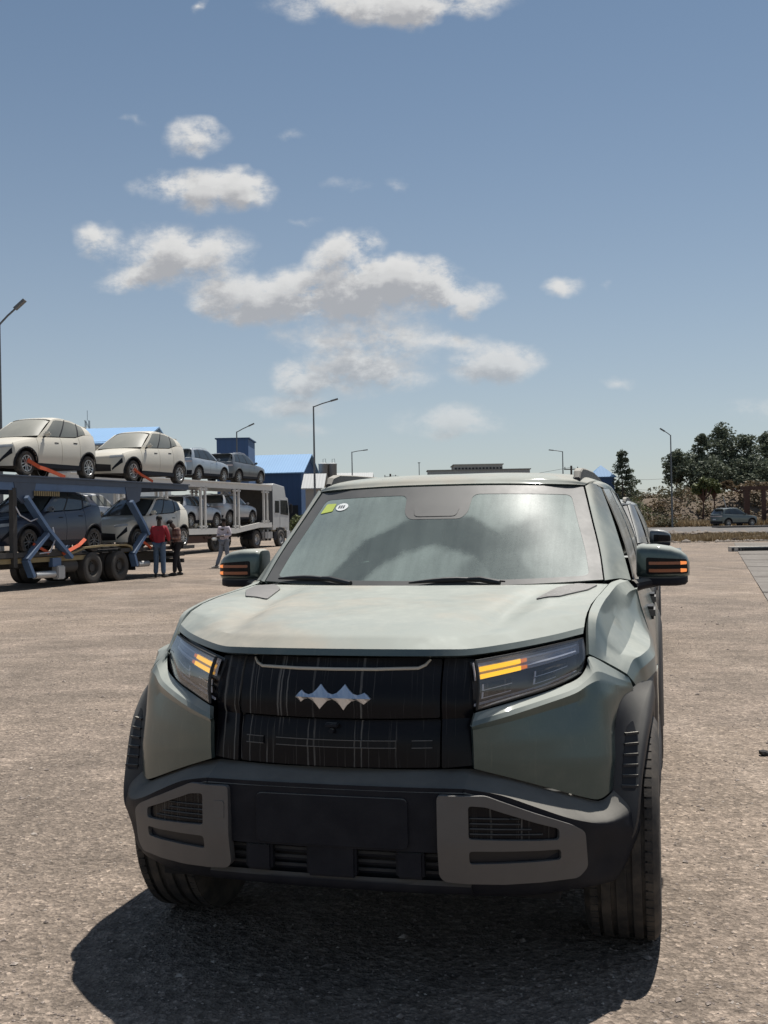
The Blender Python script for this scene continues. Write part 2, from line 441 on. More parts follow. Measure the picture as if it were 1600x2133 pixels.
def glass_mat(name, tint=(.55, .66, .60), dust=.35, dustcol=(.40, .47, .43), film_arcs=False, rough=.02):
    """clear tinted pane: a transparent base, a mirror coat by Fresnel, and a film of dust"""
    m, T, b = mat(name)
    T.n.remove(b); out = T.n['Material Output']
    P = T.obj()
    tr = T.add('ShaderNodeBsdfTransparent'); T.put(tr.inputs[0], (*tint, 1))
    gl = T.add('ShaderNodeBsdfGlossy'); gl.inputs['Roughness'].default_value = rough; gl.inputs['Color'].default_value = (.95, .97, 1, 1)
    fr = T.add('ShaderNodeFresnel'); fr.inputs[0].default_value = 1.62
    bk = T.add('ShaderNodeNewGeometry').outputs['Backfacing']
    mx = T.add('ShaderNodeMixShader'); T.put(mx.inputs[0], T.math('MULTIPLY', T.math('MULTIPLY', fr.outputs[0], 1.5, clamp=True), T.math('SUBTRACT', 1.0, bk))); T.l.new(tr.outputs[0], mx.inputs[1]); T.l.new(gl.outputs[0], mx.inputs[2])
    df = T.add('ShaderNodeBsdfPrincipled'); df.inputs['Roughness'].default_value = .36; df.inputs['Specular IOR Level'].default_value = .22
    T.put(df.inputs['Base Color'], (*dustcol, 1))
    n1 = T.noise(T.scale(P, (1.2, 1, 1)), 2.4, 6, .6); n2 = T.noise(T.scale(P, (26, 1, 3)), 1.0, 5, .6); n3 = T.noise(P, 160, 3, .7)
    k = T.math('ADD', T.math('MULTIPLY', n1, .55), T.math('ADD', T.math('MULTIPLY', n2, .25), T.math('MULTIPLY', n3, .25)))
    k = T.math('MULTIPLY', T.math('MULTIPLY', k, dust * 1.9, clamp=True), T.math('SUBTRACT', 1.0, bk))
    if film_arcs:  # the film is thinner along two arcs
        wob = T.vmath('SCALE', T.vmath('SUBTRACT', T.noise(P, 7, 4, .6, out=1), (.5, .5, .5)), sc=.07)
        x, y, z = T.sep(T.vmath('ADD', P, wob))
        def ring(cx, cz, r0, r1, soft):
            dx = T.math('SUBTRACT', x, cx); dz = T.math('MULTIPLY', T.math('SUBTRACT', z, cz), 1.0)
            r = T.math('SQRT', T.math('ADD', T.math('MULTIPLY', dx, dx), T.math('MULTIPLY', dz, dz)))
            return T.math('MULTIPLY', T.smooth(r, r0, r0 + soft), T.math('SUBTRACT', 1.0, T.smooth(r, r1, r1 + soft)))
        a = ring(.02, .98, .33, .475, .035)
        a = T.math('MULTIPLY', a, T.math('SUBTRACT', 1.0, T.math('MULTIPLY', T.smooth(x, .12, .42), .55)))
        c = T.math('MULTIPLY', ring(.55, 1.02, .30, .42, .06), T.math('MULTIPLY', T.math('SUBTRACT', 1.0, T.smooth(x, .35, .62)), .6))
        a = T.math('MAXIMUM', a, c)
        k = T.math('MULTIPLY', k, T.math('SUBTRACT', 1.0, T.math('MULTIPLY', a, .52)))
        low = T.math('SUBTRACT', 1.0, T.smooth(z, 1.20, 1.30))
    m2 = T.add('ShaderNodeMixShader'); T.put(m2.inputs[0], k); T.l.new(mx.outputs[0], m2.inputs[1]); T.l.new(df.outputs[0], m2.inputs[2])
    T.l.new(m2.outputs[0], out.inputs[0])
    return m
def tyre_mat():
    m, T, b = mat('tyre_rubber')
    P = T.obj()
    n = T.noise(P, 9, 5, .65)
    k = T.math('MULTIPLY', T.smooth(n, .3, .75), .55)
    T.put(b.inputs['Base Color'], T.mix(k, (.018, .018, .019), (.14, .115, .09)))
    b.inputs['Roughness'].default_value = .82
    T.put(b.inputs['Normal'], T.bump(T.noise(P, 120, 3), .25, .003))
    return m
M = {}
M['green'] = car_paint('sage_green_paint', (.070, .102, .102), .62, .29, .92, (.335, .35, .315), (.365, .335, .28))
M['grey_paint'] = car_paint('slate_grey_paint', (.10, .12, .14), .6, .34, .5)
M['black_trim'] = simple('matte_black_plastic', (.007, .009, .016), .55, var=.25, vscale=14, dust=.62, dustcol=(.30, .285, .25), bump=.25, bscale=420, spec=.12)  # extra dust on up-facing faces also stands in for sunlight on the ledge
M['flare'] = simple('flare_plastic', (.009, .010, .016), .52, var=.2, vscale=10, dust=.8, dustcol=(.40, .38, .33), bump=.15, bscale=400, spec=.35)
M['gloss_black'] = streaky_black('streaked_gloss_black')
M['intake'] = simple('intake_black', (.008, .008, .011), .6, var=.2)
M['trim_grey'] = simple('satin_grey_trim', (.104, .102, .103), .48, metal=.25, var=.10, vscale=22, dust=.35, dustcol=(.30, .28, .25))
M['silver'] = simple('silver_badge', (.66, .68, .72), .38, metal=1.0, var=.03)
M['sand_trim'] = simple('dusty_trim_strip', (.45, .42, .36), .5, var=.1, dust=.6, dustcol=(.55, .5, .42))
M['tyre'] = tyre_mat()
M['rim'] = simple('dark_rim', (.10, .10, .105), .38, metal=.8, var=.15, dust=.2)
M['rim_silver'] = simple('silver_rim', (.50, .50, .50), .35, metal=.85, var=.1, dust=.2)
M['rim_black'] = simple('black_rim', (.02, .02, .022), .4, var=.1, dust=.15)
M['under'] = simple('underbody_black', (.008, .008, .009), .9, var=.2)
M['screen'] = glass_mat('dusty_sky_windscreen', (.52, .62, .58), .50, (.40, .475, .44), True)  # film colour mixes dust with painted-in glass tint and sky reflection
M['side_glass'] = glass_mat('dusty_side_glass', (.10, .12, .12), .62, (.30, .29, .26), rough=.05)
M['frit'] = simple('dusty_frit_border', (.030, .031, .033), .42, var=.2, vscale=12, dust=.42, dustcol=(.165, .165, .155))
M['lens'] = glass_mat('headlamp_lens', (.85, .87, .90), .05, (.45, .45, .45))
M['lamp_dark'] = simple('lamp_housing_dark', (.018, .018, .022), .35, var=.3, vscale=30)
M['lamp_band'] = simple('lamp_band_grey', (.46, .46, .50), .35, var=.12, vscale=25)
M['lamp_line'] = simple('lamp_light_guide', (.80, .80, .84), .3, var=.05)
M['amber'] = emit('amber_indicator_light', (1.0, .50, .015), 1.3)
M['amber_tip'] = emit('amber_indicator_fading', (1.0, .25, .04), .5)
M['amber_dim'] = emit('orange_reflector_strip', (.34, .12, .06), .06)
M['amber_hot'] = emit('orange_mirror_glow', (1.0, .30, .08), .6)
M['interior'] = simple('cabin_dark', (.03, .032, .034), .8, var=.2)
M['seat'] = simple('cabin_seat', (.16, .17, .165), .75, var=.15)
M['sticker_green'] = simple('yellow_green_sticker', (.42, .50, .10), .55, var=.1, vscale=40)
M['sticker_white'] = simple('white_sticker', (.75, .77, .76), .5, var=.03)
M['sticker_ink'] = simple('sticker_ink', (.12, .13, .14), .5)
M['red_lamp'] = simple('tail_lamp_red', (.16, .02, .02), .25, coat=.5)
M['rubber'] = simple('wiper_rubber', (.012, .012, .013), .55)
# ================================================================== the large green off-roader
def lerp_tab(tab, v):
    if v <= tab[0][0]: return tab[0][1]
    for (a, fa), (b, fb) in zip(tab, tab[1:]):
        if v <= b: return fa + (fb - fa) * (v - a) / (b - a)
    return tab[-1][1]
def plate(name, outline, holes, fn, m, parent, thick=.012, cell=.03, bevel=.003, mirror=False, ang=35):
    """flat outline with real holes, bent onto the surface fn(u, v) -> (point, outward normal)"""
    bm = bmesh.new()
    for loop in [outline] + list(holes):
        vs = []
        for (a, b) in zip(loop, loop[1:] + loop[:1]):
            d = math.hypot(b[0] - a[0], b[1] - a[1]); n = max(1, int(math.ceil(d / cell)))
            for k in range(n): vs.append(bm.verts.new((a[0] + (b[0] - a[0]) * k / n, a[1] + (b[1] - a[1]) * k / n, 0)))
        for a, b in zip(vs, vs[1:] + vs[:1]): bm.edges.new((a, b))
    bmesh.ops.triangle_fill(bm, use_beauty=True, use_dissolve=False, edges=bm.edges[:], normal=(0, 0, 1))
    for _ in range(3):
        lg = [e for e in bm.edges if e.calc_length() > cell * 1.8 and not e.is_boundary]
        if not lg: break
        bmesh.ops.subdivide_edges(bm, edges=lg, cuts=1); bmesh.ops.triangulate(bm, faces=bm.faces[:])
    base = bm.verts[:]; 
    uv = [(v.co.x, v.co.y) for v in base]
    bm.verts.index_update()
    faces = [[v.index for v in f.verts] for f in bm.faces]
    bedges = [(e.verts[0].index, e.verts[1].index) for e in bm.edges if e.is_boundary]
    bm.free()
    top, bot = [], []
    for (u, w) in uv:
        p, n = fn(u, w); p = Vector(p); n = Vector(n).normalized()
        if mirror: p.x = -p.x; n.x = -n.x
        top.append(p); bot.append(p - n * thick)
    N = len(top)
    fs = [tuple(f) for f in faces] + [tuple(i + N for i in f[::-1]) for f in faces] + [(a, b, b + N, a + N) for a, b in bedges]
    o = mesh_obj(name, top + bot, fs, m, parent)
    b2 = bmesh.new(); b2.from_mesh(o.data); bmesh.ops.recalc_face_normals(b2, faces=b2.faces); b2.to_mesh(o.data); b2.free()
    shade(o.data, ang)
    if bevel:
        md = o.modifiers.new('bevel', 'BEVEL'); md.width = bevel; md.segments = 2; md.limit_method = 'ANGLE'; md.angle_limit = R(50)
    return o
def rounded(pts, r=.012, n=4):
    out = []; m = len(pts)
    for i in range(m):
        p0, p, p1 = Vector(pts[i - 1]), Vector(pts[i]), Vector(pts[(i + 1) % m])
        a, b = (p0 - p), (p1 - p); rr = min(r, a.length * .45, b.length * .45)
        A = p + a.normalized() * rr; B = p + b.normalized() * rr
        for k in range(n + 1):
            t = k / n; q = A * (1 - t) ** 2 + p * 2 * t * (1 - t) + B * t * t; out.append((q.x, q.y))
    return out

def make_wheel(parent, cx, cy, r, w, side, rim_m, tread=True, ro=None, spokes=5, n=48, tyre_m=None, rim_r=None):
    """wheel > tyre with grooves, rim with spokes, hub; outer face at x = cx (side = +-1)"""
    rim_r = rim_r or r * .66; hw = w / 2; xm = cx - side * hw
    wh = bpy.data.objects.new('wheel', None); wh.location = (xm, cy, r); link(wh, parent)
    prof = []
    if tread:
        g = [-.62, -.28, .06 + .0, .30, .62]; gx = [-.60, -.21, .21, .60]
        prof = [(rim_r * .98, -hw * .72), (rim_r, -hw * .9), (r * .80, -hw * 1.0), (r * .93, -hw * .98), (r * .975, -hw * .90), (r, -hw * .80)]
        for q in gx:
            d = .035 * w / .235 * 1.2
            prof += [(r, hw * q - d * .22), (r - .009, hw * q - d * .18), (r - .009, hw * q + d * .18), (r, hw * q + d * .22)]
        prof += [(r, hw * .80), (r * .975, hw * .90), (r * .93, hw * .98), (r * .80, hw * 1.0), (rim_r, hw * .9), (rim_r * .98, hw * .72)]
    else:
        prof = [(rim_r, -hw * .85), (r * .85, -hw), (r * .97, -hw * .9), (r, -hw * .7), (r, hw * .7), (r * .97, hw * .9), (r * .85, hw), (rim_r, hw * .85)]
    mb = MB(); mb.lathe(prof, n, 'X')
    if tread:      # sipes and shoulder blocks
        for k in range(72):
            a = 2 * math.pi * k / 72
            for sx in (-1, 1):
                q = Matrix.Rotation(a, 4, 'X')
                mb.box((sx * hw * .72, 0, r + .0003), (hw * .20, .026, .0035), 0, 0, q)
    t = mb.build('tyre', tyre_m or M['tyre'], wh)
    rb = MB()
    rb.lathe([(rim_r * 1.0, -hw * .8), (rim_r * .93, -hw * .7), (rim_r * .90, 0), (rim_r * .93, hw * .7), (rim_r * 1.01, hw * .86), (rim_r * 1.02, hw * .93), (rim_r * .96, hw * .93), (rim_r * .93, hw * .84)], n, 'X')
    s = side
    for k in range(spokes):
        a = 2 * math.pi * (k + .5) / spokes; q = Matrix.Rotation(a, 4, 'X')
        for off in (-.055, .055):
            rb._add([(s * hw * .62, off * .5 * rim_r / .25 - .016, rim_r * .14), (s * hw * .62, off * .5 * rim_r / .25 + .016, rim_r * .14), (s * hw * .80, off * rim_r / .25 + .013, rim_r * .95), (s * hw * .80, off * rim_r / .25 - .013, rim_r * .95),
                     (s * hw * .82, off * .5 * rim_r / .25 - .012, rim_r * .14), (s * hw * .82, off * .5 * rim_r / .25 + .012, rim_r * .14), (s * hw * .92, off * rim_r / .25 + .010, rim_r * .95), (s * hw * .92, off * rim_r / .25 - .010, rim_r * .95)],
                    [(0, 1, 2, 3), (4, 5, 6, 7), (0, 1, 5, 4), (1, 2, 6, 5), (2, 3, 7, 6), (3, 0, 4, 7)], 0, q)
    rb.lathe([(.0, s * hw * .90), (rim_r * .16, s * hw * .90), (rim_r * .22, s * hw * .80), (rim_r * .22, s * hw * .4)], 20, 'X')
    rb.build('rim', rim_m, wh)
    hb = MB(); hb.lathe([(0, s * hw * .30), (rim_r * .55, s * hw * .30), (rim_r * .58, s * hw * .1), (0, s * hw * .1)], 28, 'X'); hb.lathe([(0, 0), (rim_r * .9, 0)], 28, 'X')
    hb.build('brake_disc', M['under'], wh)
    return wh

# surfaces of the front end, car axes: x across, y rearwards from the front axle, z up
GR = [(.60, -.757), (.70, -.757), (.76, -.757), (.83, -.750), (.838, -.738), (.845, -.738), (.853, -.755), (.90, -.757), (.95, -.746), (.99, -.727), (1.03, -.705), (1.06, -.69)]
def grille_y(x, z): return lerp_tab(GR, z) + (.40 + .25 * (z - .70) / .33) * x * x
def grille_fn(off=0.0):
    def f(x, z):
        p = Vector((x, grille_y(x, z) - off, z))
        dx = grille_y(x + .01, z) - grille_y(x - .01, z)
        return p, Vector((dx / .02, -1, .08))
    return f
BP = [(0, -.800), (.25, -.797), (.33, -.793), (.40, -.783), (.50, -.744), (.60, -.695), (.70, -.625), (.76, -.568), (.80, -.520), (.84, -.455), (.87, -.38)]
def bump_y(x, z):
    y = lerp_tab(BP, abs(x))
    if z < .50: y += (.50 - z) * .22
    return y
def bump_fn(off=0.0):
    def f(x, z):
        dx = bump_y(x + .02, z) - bump_y(x - .02, z)
        n = Vector((dx / .04, -1, -.05)).normalized()
        return Vector((x, bump_y(x, z), z)) + n * off, n
    return f

def hood_rows():
    return [
        [(0, -.717, 1.036), (.20, -.711, 1.036), (.33, -.684, 1.035), (.409, -.640, 1.034), (.52, -.538, 1.042), (.63, -.418, 1.054), (.715, -.304, 1.066)],
        [(0, -.712, 1.056), (.20, -.706, 1.056), (.33, -.676, 1.054), (.409, -.630, 1.052), (.52, -.525, 1.060), (.63, -.402, 1.072), (.717, -.280, 1.085)],
        [(0, -.655, 1.089), (.20, -.648, 1.089), (.33, -.610, 1.086), (.420, -.550, 1.083), (.52, -.450, 1.089), (.63, -.330, 1.100), (.718, -.225, 1.108)],
        [(0, -.560, 1.112), (.20, -.550, 1.112), (.35, -.510, 1.108), (.440, -.450, 1.094), (.53, -.370, 1.108), (.64, -.270, 1.119), (.721, -.175, 1.124)],
        [(0, -.34, 1.138), (.20, -.33, 1.138), (.37, -.31, 1.134), (.455, -.28, 1.112), (.55, -.20, 1.134), (.65, -.12, 1.141), (.727, -.06, 1.143)],
        [(0, -.05, 1.160), (.22, -.04, 1.160), (.39, -.03, 1.157), (.475, -.02, 1.135), (.57, .04, 1.155), (.67, .08, 1.157), (.738, .12, 1.156)],
        [(0, .24, 1.175), (.25, .25, 1.175), (.42, .26, 1.173), (.505, .27, 1.156), (.59, .30, 1.169), (.68, .33, 1.169), (.750, .36, 1.167)],
        [(0, .435, 1.180), (.27, .45, 1.180), (.44, .47, 1.180), (.53, .50, 1.180), (.62, .53, 1.180), (.70, .55, 1.179), (.758, .57, 1.176)],
    ]

def build_hero():
    car = thing('off_road_car', 'large dusty sage green off-roader facing the camera, amber indicators lit, silver peaked badge', 'car',
                (0.0236, 3.977, 0), (0, 0, -0.25))
    # ---- hood
    hg = grid_of(full(hood_rows()), 4, 5, linv=True)
    hood = sheet('hood', hg, M['green'], car, .018, 17, Vector((0, .3, -1)))
    bvh = solid_from(hood)
    def hz(x, y):
        h = bvh.ray_cast(Vector((x, y, 3)), Vector((0, 0, -1)))
        return h[0].z if h[0] is not None else 1.17
    for s in (-1, 1):        # the dull pads beside the windscreen
        pts = [(.520, .08), (.605, .07), (.695, .30), (.722, .48), (.64, .50), (.565, .36)]
        def fn(u, v, s=s):
            return Vector((u * s, v, hz(u * s, v) + .006)), Vector((0, 0, 1))
        plate('hood_pad', rounded(pts, .015), [], fn, M['trim_grey'], car, .005, .03, .002)
    # seam filler under the hood line
    gb = MB(); 
    gb.box((0, .12, .93), (1.30, .66, .25)); gb.box((0, -.36, .90), (.80, .5, .18)); gb.build('engine_bay', M['under'], car, None)
    # ---- fenders
    fen = [
        [(.735, -.333, 1.004), (.757, -.310, .990), (.785, -.285, .973), (.82, -.260, .950), (.850, -.235, .928), (.872, -.200, .895), (.885, -.165, .862)],
        [(.729, -.255, 1.085), (.752, -.238, 1.075), (.785, -.205, 1.010), (.826, -.178, .980), (.868, -.155, .963), (.888, -.140, .926), (.902, -.11, .880)],
        [(.729, -.170, 1.128), (.757, -.165, 1.120), (.787, -.150, 1.040), (.834, -.130, .988), (.893, -.100, .972), (.908, -.090, .938), (.920, -.05, .890)],
        [(.738, .05, 1.153), (.768, .05, 1.147), (.798, .05, 1.075), (.850, .05, 1.008), (.918, .06, .978), (.937, .06, .950), (.942, .06, .900)],
        [(.748, .25, 1.163), (.778, .25, 1.158), (.806, .25, 1.095), (.856, .25, 1.020), (.922, .25, .980), (.938, .25, .945), (.943, .25, .880)],
        [(.757, .45, 1.172), (.787, .45, 1.168), (.818, .45, 1.115), (.862, .45, 1.035), (.915, .45, .985), (.934, .45, .940), (.942, .45, .84)],
        [(.768, .62, 1.180), (.800, .62, 1.176), (.838, .62, 1.140), (.872, .62, 1.060), (.908, .62, .985), (.930, .62, .930), (.942, .62, .84)],
        [(.800, .74, 1.186), (.832, .74, 1.180), (.862, .74, 1.145), (.882, .74, 1.060), (.908, .74, .985), (.930, .74, .930), (.942, .74, .84)],
    ]
    both('fender', fen, M['green'], car, .012, (-1, 0, -.6), 3, 4, 13, linu=True)
    lowf = [[(.942, .50, .835), (.945, .62, .835), (.945, .74, .835)], [(.944, .53, .62), (.946, .62, .62), (.946, .74, .62)], [(.930, .535, .42), (.932, .62, .42), (.932, .74, .42)]]
    both('fender_side', lowf, M['green'], car, .012, (-1, 0, 0), 2, 3)
    # ---- front cheeks around the lamps
    ck = [
        [(.424, -.700, .870), (.52, -.608, .888), (.62, -.508, .909), (.70, -.418, .933), (.728, -.372, .965), (.738, -.350, .998), (.80, -.287, .957), (.856, -.240, .917)],
        [(.417, -.717, .846), (.52, -.644, .870), (.62, -.556, .893), (.70, -.470, .913), (.738, -.420, .938), (.765, -.385, .955), (.815, -.315, .927), (.864, -.232, .898)],
        [(.415, -.722, .832), (.52, -.655, .856), (.62, -.570, .880), (.70, -.488, .900), (.742, -.436, .922), (.774, -.398, .928), (.822, -.322, .904), (.870, -.222, .878)],
        [(.417, -.712, .820), (.52, -.641, .836), (.62, -.558, .856), (.70, -.484, .872), (.748, -.440, .885), (.784, -.402, .888), (.816, -.345, .872), (.848, -.270, .855)],
        [(.418, -.712, .770), (.52, -.650, .770), (.62, -.575, .780), (.71, -.500, .785), (.760, -.452, .790), (.792, -.410, .790), (.806, -.378, .788), (.814, -.345, .785)],
        [(.418, -.711, .735), (.52, -.652, .715), (.62, -.585, .700), (.71, -.518, .690), (.768, -.468, .680), (.800, -.428, .680), (.812, -.395, .680), (.816, -.360, .680)],
        [(.418, -.708, .706), (.52, -.645, .668), (.62, -.578, .628), (.71, -.512, .590), (.762, -.470, .572), (.795, -.435, .585), (.806, -.400, .596), (.810, -.365, .602)],
    ]
    both('front_cheek', ck, M['green'], car, .014, (-.5, 1, 0), 4, 4, 13, linv=True)
    # ---- wheel arch flares with fins
    fl = []
    Cx = -.024
    E = [((.780, -.40, .375), (.835, -.43, .385)), ((.79, -.41, .43), (.877, -.430, .435)), ((.79, -.42, .50), (.900, -.425, .50)), ((.802, -.395, .62), (.912, -.378, .62)), ((.810, -.365, .74), (.929, -.300, .735)),
         ((.826, -.322, .845), (.942, -.210, .80)), ((.868, -.215, .880), (.951, -.10, .845)), ((.915, -.03, .900), (.957, .03, .862)), ((.940, .20, .888), (.955, .20, .840)),
         ((.943, .375, .80), (.953, .34, .745)), ((.943, .480, .62), (.950, .43, .60)), ((.937, .52, .42), (.943, .47, .40)), ((.925, .52, .31), (.93, .47, .30))]
    for e, c in E:
        c = (c[0] + Cx, c[1], c[2])
        a = math.atan2(c[2] - .375, c[1]); ri = .415
        L = (c[0] - .002, ri * math.cos(a), .375 + ri * math.sin(a))
        mid = tuple(e[i] * .45 + c[i] * .55 + (.004 if i == 0 else 0) for i in range(3))
        fl.append([e, mid, c, L, (c[0] - .09, L[1], L[2])])
    fl_r, fl_l = both('wheel_arch_flare', fl, M['flare'], car, .008, (-1, 0, 0), 3, 4, 38)
    bf = solid_from(fl_r)
    def on_flare(x, z):
        h = bf.ray_cast(Vector((x, -2, z)), Vector((0, 1, 0)))
        return h[0] if h[0] is not None else Vector((x, -.33, z))
    for s, par in ((1, fl_r), (-1, fl_l)):
        pk = MB()
        def fz(u, v, s=s):
            p = on_flare(u, v); return Vector((p.x * s, p.y - .002, p.z)), Vector((.35 * s, -1, 0))
        plate('fin_pocket_shade', rounded([(.850, .775), (.868, .790), (.882, .735), (.878, .66), (.874, .585), (.834, .585), (.836, .66), (.843, .72)], .008), [], fz, M['intake'], par, .002, .02, 0)  # flat dark plate stands in for the shaded recess behind the fins
        for k in range(6):
            z = .598 + k * .0305; x0, x1 = .832 + .002 * k, .886
            a, b = on_flare(x0, z), on_flare(x1 - .004, z)
            f = MB(); t = (b - a).normalized(); nrm = Vector((t.y, -t.x, 0)).normalized()
            v = [a - nrm * .002, b - nrm * .002, b + nrm * .007, a + nrm * .007]
            vs = [q + Vector((0, 0, dz)) for dz in (-.0035, .0045) for q in v]
            vs = [Vector((q.x * s, q.y, q.z)) for q in vs]
            f._add(vs, [(0, 1, 2, 3), (7, 6, 5, 4), (0, 4, 5, 1), (1, 5, 6, 2), (2, 6, 7, 3), (3, 7, 4, 0)])
            f.build('fin', M['flare'], par, None)
    # rear arches
    rr = []
    for k in range(9):
        a = math.pi * (1.06 - 1.12 * k / 8); cy, cz = 2.735, .375
        def P(r, x): return (x, cy - r * math.cos(math.pi - a) if 0 else cy + r * math.cos(a), cz + r * math.sin(a))
        rr.append([P(.53, .944), P(.50, .956), P(.46, .963), P(.415, .960), P(.415, .86)])
    both('wheel_arch_flare', rr, M['flare'], car, .008, (-1, 0, 0), 2, 4, 38)
    # ---- grille
    def gp(name, pts, m, off, thick=.02, holes=(), par=car, bev=.003, rr_=.01):
        return plate(name, rounded(pts, rr_) if rr_ else pts, holes, grille_fn(off), m, par, thick, .035, bev)
    panel = gp('grille_panel', [(-.317, 1.022), (-.285, 1.022), (-.268, 1.004), (-.250, .996), (.250, .996), (.268, 1.004), (.285, 1.022), (.317, 1.022), (.317, .852), (-.317, .852)], M['gloss_black'], .0, .03)
    gp('upper_intake', [(-.280, 1.026), (.280, 1.026), (.262, 1.000), (.245, .990), (-.245, .990), (-.262, 1.000)], M['gloss_black'], -.016, .02)
    for z0, z1, x0, x1 in ((.845, .706, -.317, .317),):
        lp = gp('lower_grille_panel', [(x0, z0), (x1, z0), (x1, z1), (x0, z1)], M['gloss_black'], -.004, .03)
        for a, b in ((-.295, -.235), (-.19, .19), (.235, .295)):
            gp('groove_bar', [(a, .785), (b, .785), (b, .766), (a, .766)], M['gloss_black'], .001, .006, par=lp, bev=.001, rr_=.003)
            for zz in (.7865, .7655): gp('groove_edge', [(a, zz + .0011), (b, zz + .0011), (b, zz - .0011), (a, zz - .0011)], M['trim_grey'], .0025, .004, par=lp, bev=0, rr_=0)
    for s in (-1, 1):
        gp('grille_pillar', [(s * .323, 1.024), (s * .410, 1.018), (s * .412, .712), (s * .323, .706)][::s], M['gloss_black'], .006, .04, rr_=.006)
    st = MB(); line = [(-.283, 1.021), (-.270, 1.006), (-.250, .9975), (-.12, .996), (0, .996), (.12, .996), (.250, .9975), (.270, 1.006), (.283, 1.021)]
    st.tube([Vector((x, grille_y(x, z) - .004, z)) for x, z in line], [.003, .0045, .005, .005, .005, .005, .005, .0045, .003], 8)
    st.build('trim_strip', M['sand_trim'], car)
    # badge: two tall peaks between two small ones
    k = .000506
    topc = [(497, 317), (515, 297), (535, 279), (556, 296), (580, 304), (606, 296), (632, 272), (658, 241), (680, 268), (704, 292), (732, 301), (758, 292), (784, 268), (807, 241), (832, 272), (858, 296), (884, 304), (908, 298), (926, 289), (946, 304), (967, 323)]
    botc = [(497, 317), (515, 333), (533, 348), (553, 333), (577, 327), (603, 336), (628, 356), (653, 388), (676, 362), (700, 338), (728, 331), (757, 340), (780, 362), (801, 391), (824, 360), (848, 340), (873, 333), (900, 342), (924, 356), (945, 340), (967, 323)]
    bx = lambda p: (p[0] - 731) * k - .002; bz = lambda p: .9145 - (p[1] - 319) * k
    V = []; n = len(topc)
    for tp, bt in zip(topc, botc):
        x1, z1, x2, z2 = bx(tp), bz(tp), bx(bt), bz(bt); zm = .9145 - ((317 + (tp[0] - 497) * 6 / 470) - 319) * k
        zm = min(max(zm, z2), z1)
        xm = (x1 + x2) / 2
        V += [Vector((x1, grille_y(x1, z1) + .002, z1)), Vector((x1, grille_y(x1, z1) - .006, z1)), Vector((xm, grille_y(xm, zm) - .013, zm)), Vector((x2, grille_y(x2, z2) - .006, z2)), Vector((x2, grille_y(x2, z2) + .002, z2))]
    Fq = [(i * 5 + j, i * 5 + j + 1, i * 5 + 6 + j, i * 5 + 5 + j) for i in range(n - 1) for j in range(4)] + [(i * 5, i * 5 + 5, i * 5 + 9, i * 5 + 4) for i in range(n - 1)]
    bd = mesh_obj('badge', V, Fq, M['silver'], car)
    b_ = bmesh.new(); b_.from_mesh(bd.data); bmesh.ops.recalc_face_normals(b_, faces=b_.faces); b_.to_mesh(bd.data); b_.free()
    # nose camera under the badge
    nc = MB(); nc.box((-.005, grille_y(0, .83) - .006, .832), (.040, .022, .012), bev=.003); nc.lathe([(0, -.768), (.007, -.768), (.008, -.755)], 16, 'Y', Matrix.Translation((-.005, 0, .815)))
    nc.build('nose_camera', M['black_trim'], car)
    # ---- headlamps
    TL = [Vector(p) for p in [(.424, -.662, 1.016), (.53, -.545, 1.026), (.63, -.430, 1.039), (.716, -.312, 1.050)]]
    BL = [Vector(p) for p in [(.431, -.694, .880), (.53, -.600, .900), (.63, -.500, .921), (.714, -.380, .948)]]
    TLi, BLi = interp(TL, 6), interp(BL, 6)
    def lamp(u, v, dep=0.0, s=1):
        i = min(u * 18, 17.999); a = int(i); f = i - a
        t = TLi[a].lerp(TLi[a + 1], f); b = BLi[a].lerp(BLi[a + 1], f)
        nrm = Vector((.66, -.74, .12)).normalized()
        p = t.lerp(b, v) + nrm * (.012 * math.sin(math.pi * v) - dep)
        return Vector((p.x * s, p.y, p.z))
    def lamp_strip(nm, u0, u1, v0, v1, d, m, par, s, th=.006, N=8):
        G = [[lamp(u0 + (u1 - u0) * j / N, v0 + (v1 - v0) * i / 2, d, s) for j in range(N + 1)] for i in range(3)]
        return sheet(nm, G, m, par, th, 40, Vector((-.66 * s, .74, 0)))
    for s in (1, -1):
        h = sheet('headlamp', [[lamp(j / 14, i / 8, .040, s) for j in range(15)] for i in range(9)], M['lamp_dark'], car, .02, 40, Vector((-.66 * s, .74, 0)))
        lamp_strip('lamp_band', .0, .985, .02, .40, .022, M['lamp_band'], h, s, .006, 12)  # pale grey band paints in the lit, dusty top of the lens
        lamp_strip('light_guide', .02, .95, .115, .155, .0155, M['lamp_line'], h, s, .003, 12)
        lamp_strip('light_guide', .02, .93, .285, .325, .0155, M['lamp_line'], h, s, .003, 12)
        for v0 in (.13, .29):
            lamp_strip('indicator_strip', .03, .375, v0, v0 + .098, .0115, M['amber'], h, s, .003)
            lamp_strip('indicator_tip', .375, .43, v0 + .01, v0 + .088, .0115, M['amber_tip'], h, s, .003)
        for (u0, u1) in ((.06, .32), (.52, .86)):
            for v0 in (.53, .70):
                if u0 > .5 and v0 > .6: u1 = .74
                lamp_strip('projector_bar', u0, u1, v0, v0 + .11, .030, M['gloss_black'], h, s, .004)
                lamp_strip('projector_edge', u0, u1, v0 + .115, v0 + .130, .024, M['lamp_line'], h, s, .003); lamp_strip('projector_edge', u0, u0 + .012, v0 - .01, v0 + .13, .024, M['lamp_line'], h, s, .003, 2)
        lamp_strip('lower_rim', .0, .98, .90, .95, .022, M['lamp_band'], h, s, .004, 12)
        sheet('lens', [[lamp(j / 14, i / 8, .0, s) for j in range(15)] for i in range(9)], M['lens'], h, .003, 60, Vector((-.66 * s, .74, 0)))
